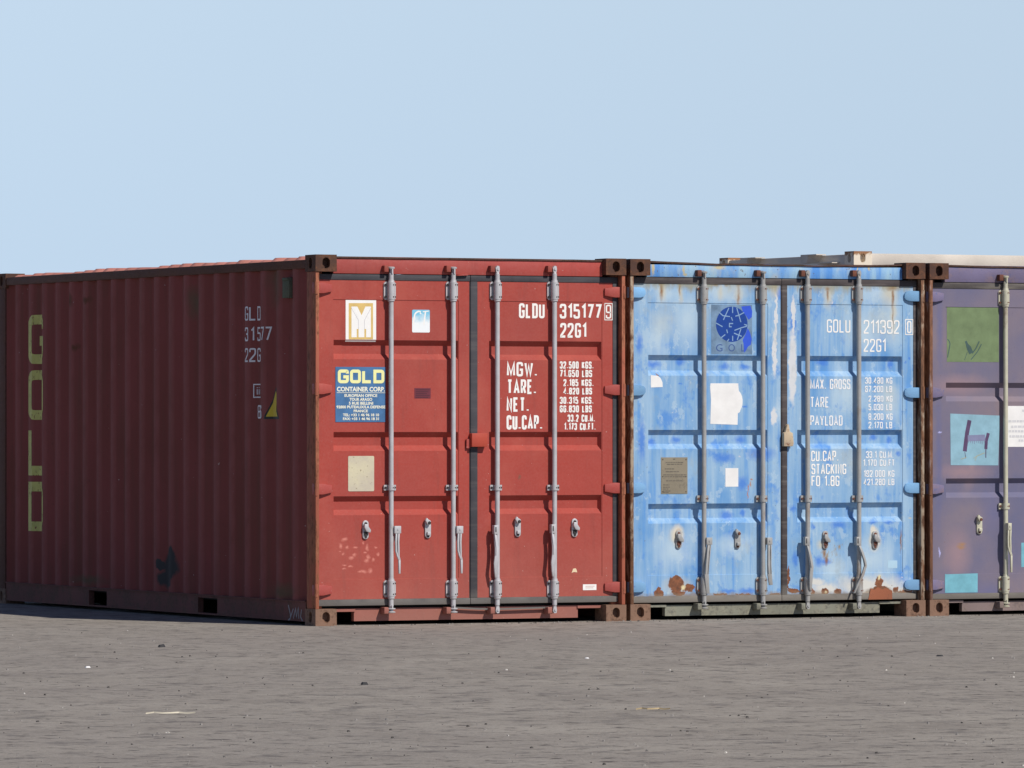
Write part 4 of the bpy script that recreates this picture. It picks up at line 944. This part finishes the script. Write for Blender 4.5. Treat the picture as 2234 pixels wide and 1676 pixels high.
for a, b_ in ((1445.5,1003),(1496,1003),(1445.5,1073),(1496,1073),(1445.5,1040),(1496,1040),(1470,1002)): q = P2('blue', [(a, b_)])[0]; m.disc_y(q[0], q[1], .004, .0622, .0639, 8)
m.build('rivets', M['bolt'], st)
plate(blue, 'small_label', 'blue', 1582.5, 1610.5, 1021.5, 1062, M['paper'], .0012)
a, b_, c_, d_ = box_px('blue', 1937, 1957.5, 1223, 1240); m = MB(); m.prism_y([(a,c_),(b_,c_),(b_,d_),(a,d_)], .0660, .0668); m.build('pale_square', M['pale_patch'], blue)
m = MB(); q = P2('blue', [(1709.5,974),(1729,974),(1731,968),(1729,945),(1723,942),(1720,925),(1716,929),(1713,943),(1709.5,945)], .03)
m.prism_y(q, .022, .0578); m.build('lock_box', M['lock_blue'], blue, bev=.004)
# oxide-red repair plate bent over the bottom gasket
m = MB(); a, b_, c_, d_ = box_px('blue', 1894, 1946, 1283, 1308, .058); m.prism_y([(a,c_),(b_,c_),(b_,d_-.02),(a+.14,d_),(a+.12,d_-.012),(a+.08,d_+.006),(a+.05,d_-.014),(a+.02,d_)], .0545, .0576); 
M['oxide'] = rusty('oxide red plate', (.36, .12, .06), (.25, .08, .04), (.45, .18, .10), .45, 44.); m.build('repair_plate', M['oxide'], blue)

# ================================================================== PURPLE CONTAINER
PO = (ORG['purple'][0], ORG['purple'][1], 0)
purple = base_container('shipping_container', PO, dict(cast=M['casting'], cast_low=M['casting_low'], post=M['purple_post'], post_back=M['purple_post'], rail=M['purple_trim'], rail_low=M['purple_sill'], side=M['purple_trim'], roof=M['purple_trim']), drop=.01)
tag(purple, 'dull purple shipping container with green square and painted H, at the right edge', 'container', 'shipping containers standing side by side')
zp = lambda px, py: on(1, px, py, .091).z
xp = lambda px: on(1, px, 960, .091).x-ORG['purple'][0]
doors(purple, 'purple', dict(hb=zp(2090, 616), pt=zp(2090, 630), pb=zp(2100, 1294.5), gb=zp(2100, 1307), sb=.02, seed=8, wavy=1.2, sag=.006, cg=(1.2550, 1.3050), rg=(2.3640, 2.3980), inner=((xp(2063), 1.135), (1.375, 2.275)),
    zi=zp(2100, 1253), zj=zp(2100, 670), rec=[(zp(2100, 835), zp(2100, 876)), (zp(2100, 1044), zp(2100, 1086))], notch=(.164, .325, .092), notch2=(2.10, 2.274), round=False,
    hz=([zp(2040, a) for a in (648, 857, 1067, 1276)], [zp(2040, a) for a in (648, 857, 1067, 1276)]),
    latch=([(2136, 1146, 'up'), (2290, 1146, 'down')], [(2420, 1146, 'up'), (2560, 1146, 'down')]),
    br=[(633, 667, True), (1098, 1111, False), (1257, 1292, True)],
    bars=([(2194, 'disc', handle_side(zp(2194, 1148), (-.010, .020), yb=-.002, length=.34)), (2322, 'disc', handle_side(zp(2194, 1148)))], [(2424, 'fin', hf(zp(2194, 1148))), (2546, 'fin', hf(zp(2194, 1148)))])),
    dict(header=M['purple_trim'], sill=M['purple_sill'], door=M['purple_door'], rubber=M['rubber_dirty'], hinge=M['purple_trim'], post=M['purple_post'], galv=M['galv_cream'], bolt=M['rust_bolt'], keeper=M['rust_bolt']))
st = plate(purple, 'green_patch', 'purple', 2065.6, 2179, 671, 790, M['green_patch'], .001)
dc = Deco(.0656); 
for ln, th in (([(2106.5,744.5),(2110,752),(2116,758),(2121,770)], .018), ([(2109,750),(2112,762),(2117,772)], .02), ([(2121,771),(2129,760),(2136,745)], .009), ([(2118,785),(2132,768),(2141,751)], .007), ([(2110,768),(2104,786)], .004)): dc.line(P2('purple', ln), th)
dc.build('scrawl', M['green_scrawl'], st); dc = Deco(.0656)
dc.line(fillet(P2('purple', [(2067,740,0),(2073,748),(2070,765),(2067,780,0)]), .03, False), .007); dc.build('scrawl', M['green_scrawl'], st)
m = MB(); m.prism_y(P2('purple', [(2074,1015),(2177.5,1015.5),(2180,940),(2180.5,907),(2120,904.5),(2073,902.5)]), .0657, .0668); st = m.build('cyan_patch', M['cyan_patch'], purple)
dc = Deco(.0653); dc.line(P2('purple', [(2115,917),(2109.5,945),(2104.5,985)]), .034); dc.line(P2('purple', [(2104.5,986),(2107,1000)]), .004); dc.build('painted_stroke', M['purple_stroke'], st); dc = Deco(.0653); dc.line(P2('purple', [(2156,945),(2151.5,962),(2150.5,980)]), .026); dc.line(P2('purple', [(2150.5,975),(2150.5,999)]), .007); dc.line(P2('purple', [(2104.5,986),(2107,1000)]), .004); dc.build('painted_stroke', M['purple_stroke'], st)
dc = Deco(.0650); dc.line(P2('purple', [(2111,956.5),(2149,955)]), .045)
for i in range(9): dc.line(P2('purple', [(2113+i*4.2,961),(2113+i*4.2,966+(i*5 % 4))]), .004)
dc.build('painted_crossbar', M['purple_stroke_pale'], st)
dc = Deco(.0650)
for ln in ([(2096,1002),(2108,998)], [(2124,1000),(2131,995),(2127,1005)], [(2131,995),(2148,988)]): dc.line(P2('purple', ln), .0045)
dc.build('paint_drip', M['ochre'], st)
st = plate(purple, 'paper_notice', 'purple', 2197, 2297, 886, 975, M['paper'], .0012)
dc = Deco(.0653); rs = random.Random(9)
for yy, a, b_ in ((896,2230,2262), (919,2200,2292), (931,2206,2288), (941,2200,2290), (952,2202,2288), (961,2222,2270)):
    q = a
    while q < b_: e = min(b_, q+rs.uniform(4, 9)); A = box_px('purple', q, e, yy-2.4, yy+2.4); dc.poly([(A[0],A[2]),(A[1],A[2]),(A[1],A[3]),(A[0],A[3])]); q = e+1.5
dc.build('notice_print', M['paper_text'], st)
a, b_, c_, d_ = box_px('purple', 2061.5, 2132.5, 1251.5, 1294, .063); m = MB(); m.prism_y([(a,c_+.003),(b_,c_+.003),(b_+.001,d_),(a+.02,d_-.004),(a,d_-.002)], .0615, .0628); m.build('turquoise_patch', M['cyan_patch_low'], purple)
plate(purple, 'turquoise_patch', 'purple', 2228, 2290, 1184, 1237, M['cyan_patch_low'], .001)

# ================================================================== WHITE CONTAINER BEHIND
WH, WL = 2.896, 12.192
white = empty('open_top_container', (8.18, 6.83, 0)); tag(white, 'white open top container standing behind the blue and purple ones, only its upper rails showing', 'container')
wm = M['white_frame']
for bx, sx in ((0,1), (WL,-1)):
    for by, sy in ((0,1), (W,-1)):
        for bot in (False, True):
            m = casting_mesh(); vs = [(v[1]*sx, v[0]*sy, (-.118-v[2]) if bot else v[2]) for v in m.v]; q = MB()
            q.add(vs, [f if (sx*sy > 0) ^ bot else f[::-1] for f in m.f]); q.build('corner_casting', M['white_casting'], white, loc=(bx, by, .118 if bot else WH), recalc=True)
        xx = (bx+.006, bx+.156) if sx > 0 else (bx-.156, bx-.006); yy = (by+.006, by+.12) if sy > 0 else (by-.12, by-.006)
        MB().box(*xx, *yy, .118, WH-.118).build('corner_post', wm, white, bev=.006)
for by, s_ in ((0, 1), (W, -1)):
    yy = sorted((by+s_*.006, by+s_*.075))
    MB().box(.178, WL-.178, *yy, WH-.13, WH-.018).build('top_side_rail', wm, white, bev=.006)
    MB().box(.178, WL-.178, *yy, .02, .17).build('bottom_side_rail', wm, white, bev=.006)
    m = MB(); ys = breaks(.157, WL-.157); n = len(ys); vs = [(y, by+s_*(.02+prof(y)), .1702) for y in ys]+[(y, by+s_*(.02+prof(y)), WH-.1302) for y in ys]
    m.add(vs, [(i, i+1, n+i+1, n+i) for i in range(n-1)]); m.build('side_wall', wm, white, recalc=False)
for bx, s_ in ((0, 1), (WL, -1)):
    xx = sorted((bx+s_*.012, bx+s_*.08))
    MB().box(*xx, .162, W-.162, WH-.16, WH-.024).build('end_rail', wm, white, bev=.005); MB().box(*xx, .162, W-.162, .02, .17).build('end_sill', wm, white, bev=.005)
    m = MB(); ys = breaks(.1202, W-.1202); n = len(ys); vs = [(bx+s_*(.03+prof(y)), y, .1702) for y in ys]+[(bx+s_*(.03+prof(y)), y, WH-.1602) for y in ys]
    m.add(vs, [(i, i+1, n+i+1, n+i) for i in range(n-1)]); m.build('end_wall', wm, white, recalc=False)
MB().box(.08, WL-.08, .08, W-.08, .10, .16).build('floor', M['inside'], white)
for yc in (.62, 1.72):                                       # two keeper boxes on the end rail, open towards the front
    m = MB(); x0, x1 = -.085, .0118; z1_, z0_ = WH-.022, WH-.085
    m.box(x0, x1, yc-.11, yc+.17, z1_, z1_+.008)             # top plate
    m.box(x0, x1, yc+.16, yc+.17, z0_, z1_-.0002)            # far cheek
    m.add([(x1, yc+.03, z0_), (x0, yc+.06, z0_), (x0, yc+.1598, z0_), (x1, yc+.1598, z0_), (x1, yc-.05, z1_-.0002), (x0, yc+.04, z1_-.0002), (x0, yc+.1598, z1_-.0002), (x1, yc+.1598, z1_-.0002)],
          [(0,3,2,1),(4,5,6,7),(0,1,5,4),(1,2,6,5),(2,3,7,6),(3,0,4,7)])
    m.box(x0+.02, x1, yc-.35, yc+.0298, z0_-.012, z0_-.004)  # lower flange
    m.build('keeper_box', wm, white)
MB().prism_y([(.1782, WH-.016), (.62, WH-.016), (.62, WH-.008), (.56, WH-.002), (.1782, WH-.002)], W-.06, W-.01).build('rear_gusset', wm, white)

# ================================================================== GRIT AND LITTER ON THE YARD
def stones():
    m = MB(); rs = random.Random(12)
    for i in range(1100):
        if i < 620: px, py = rs.uniform(-150, 2400), 1372+(1690-1372)*rs.random()**1.0; p = on(2, px, py, 0); X, Y = p.x, p.y
        elif i < 880: X, Y = rs.uniform(-.1, 7.5), -.02-abs(rs.gauss(0, .07))
        else: X, Y = rs.uniform(-12, 9), rs.uniform(-18, -.2)
        if -.1 < X < 7.5 and Y > -.02: continue
        s_ = rs.choice((.003, .004, .005, .005, .007, .009)); n = 5; a0 = rs.random()*6
        vs = [(X+s_*math.cos(a0+i2*2*math.pi/n)*rs.uniform(.7,1.2), Y+s_*math.sin(a0+i2*2*math.pi/n)*rs.uniform(.7,1.2), -.001) for i2 in range(n)]
        vs += [(X+(v[0]-X)*.6, Y+(v[1]-Y)*.6, s_*rs.uniform(.6,1.)) for v in vs]
        m.add(vs, [(i2, (i2+1)%n, n+(i2+1)%n, n+i2) for i2 in range(n)]+[tuple(range(n, 2*n))])
    b = NB('mixed grit', .85); n = b.noise(3.1, 2, .5); f = b.noise(40, 2)
    c = b.mix(b.ramp(n, [(.46, 0.), (.50, 1.)]), (.075, .067, .06), (.25, .23, .21)); c = b.mix(b.ramp(b.noise(5.3, 1, .5, b.mp((1,1,1), (9,9,9))), [(.66, 0.), (.68, 1.)]), c, (.60, .56, .50))
    return m.build('gravel', b.done(c), recalc=False)
tag(stones(), kind='stuff', label='scattered grit and small stones on the grey yard', cat='gravel')
M['straw'] = flatcol('dry straw', (.60, .54, .42), .8, .2); M['dark_bit'] = flatcol('dark rubber scrap', (.035, .034, .036), .7, .2); M['pale_bit'] = flatcol('pale plastic scrap', (.72, .70, .68), .5, .1); M['leaf'] = flatcol('dry leaf', (.42, .32, .18), .8, .2)
def stick(name, px, py, ln, ang, mat, label, cat):
    p = on(2, px, py, 0); m = MB(); n = 7; vs = []
    for i in range(n):
        t = i/(n-1)-.5; x = t*ln; y = .014*math.sin(i*1.9); z = .003+.005*abs(math.sin(i*1.3)); w_ = .006*(1.05-abs(t)*2)
        vs += [(x, y-w_, z-.003), (x, y+w_, z-.003), (x, y, z+.004)]
    fs = [(0,1,2), (3*n-1, 3*n-2, 3*n-3)]
    for i in range(n-1):
        for j in range(3): k = (j+1)%3; fs.append((3*i+j, 3*i+k, 3*i+3+k, 3*i+3+j))
    m.add(vs, fs); o = m.build(name, mat, loc=(p.x, p.y, .002)); o.rotation_euler = (0, 0, ang); return tag(o, label, cat)
def scrap(name, px, py, s_, mat, label, cat, h=.5):
    p = on(2, px, py, 0); rs = random.Random(int(px)); m = MB(); n = 7
    vs = [(s_*math.cos(i*2*math.pi/n)*rs.uniform(.6,1.1), s_*math.sin(i*2*math.pi/n)*rs.uniform(.6,1.1), 0) for i in range(n)]; vs += [(v[0]*.7, v[1]*.7, s_*h*rs.uniform(.6,1.1)) for v in vs]
    m.add(vs, [(i, (i+1)%n, n+(i+1)%n, n+i) for i in range(n)]+[tuple(range(n,2*n)), tuple(range(n-1,-1,-1))]); o = m.build(name, mat, loc=(p.x, p.y, 0)); return tag(o, label, cat)
stick('dry_stalk', 372, 1559, .24, -YAW+.05, M['straw'], 'pale dry stalk lying on the asphalt in the lower left', 'stalk')
stick('dry_leaf', 1425, 1550, .17, -YAW-.1, M['leaf'], 'tan dry leaf shred lying on the asphalt below the gap of red and blue containers', 'leaf')
scrap('rubber_scrap', 352, 1412, .028, M['dark_bit'], 'black rubber scrap on the asphalt in front of the maroon side wall', 'scrap', .7)
scrap('rubber_scrap', 795, 1494, .030, M['dark_bit'], 'black rubber scrap on the asphalt below the red left door', 'scrap', .5)
scrap('plastic_scrap', 192, 1457, .020, M['pale_bit'], 'white plastic scrap on the asphalt at the left edge', 'scrap', .5)
scrap('plastic_scrap', 1280, 1437, .016, M['pale_bit'], 'white plastic scrap on the asphalt below the red right door', 'scrap', .5)
scrap('rubber_scrap', 2050, 1432, .026, M['dark_bit'], 'black rubber scrap on the asphalt in front of the purple container', 'scrap', .35)
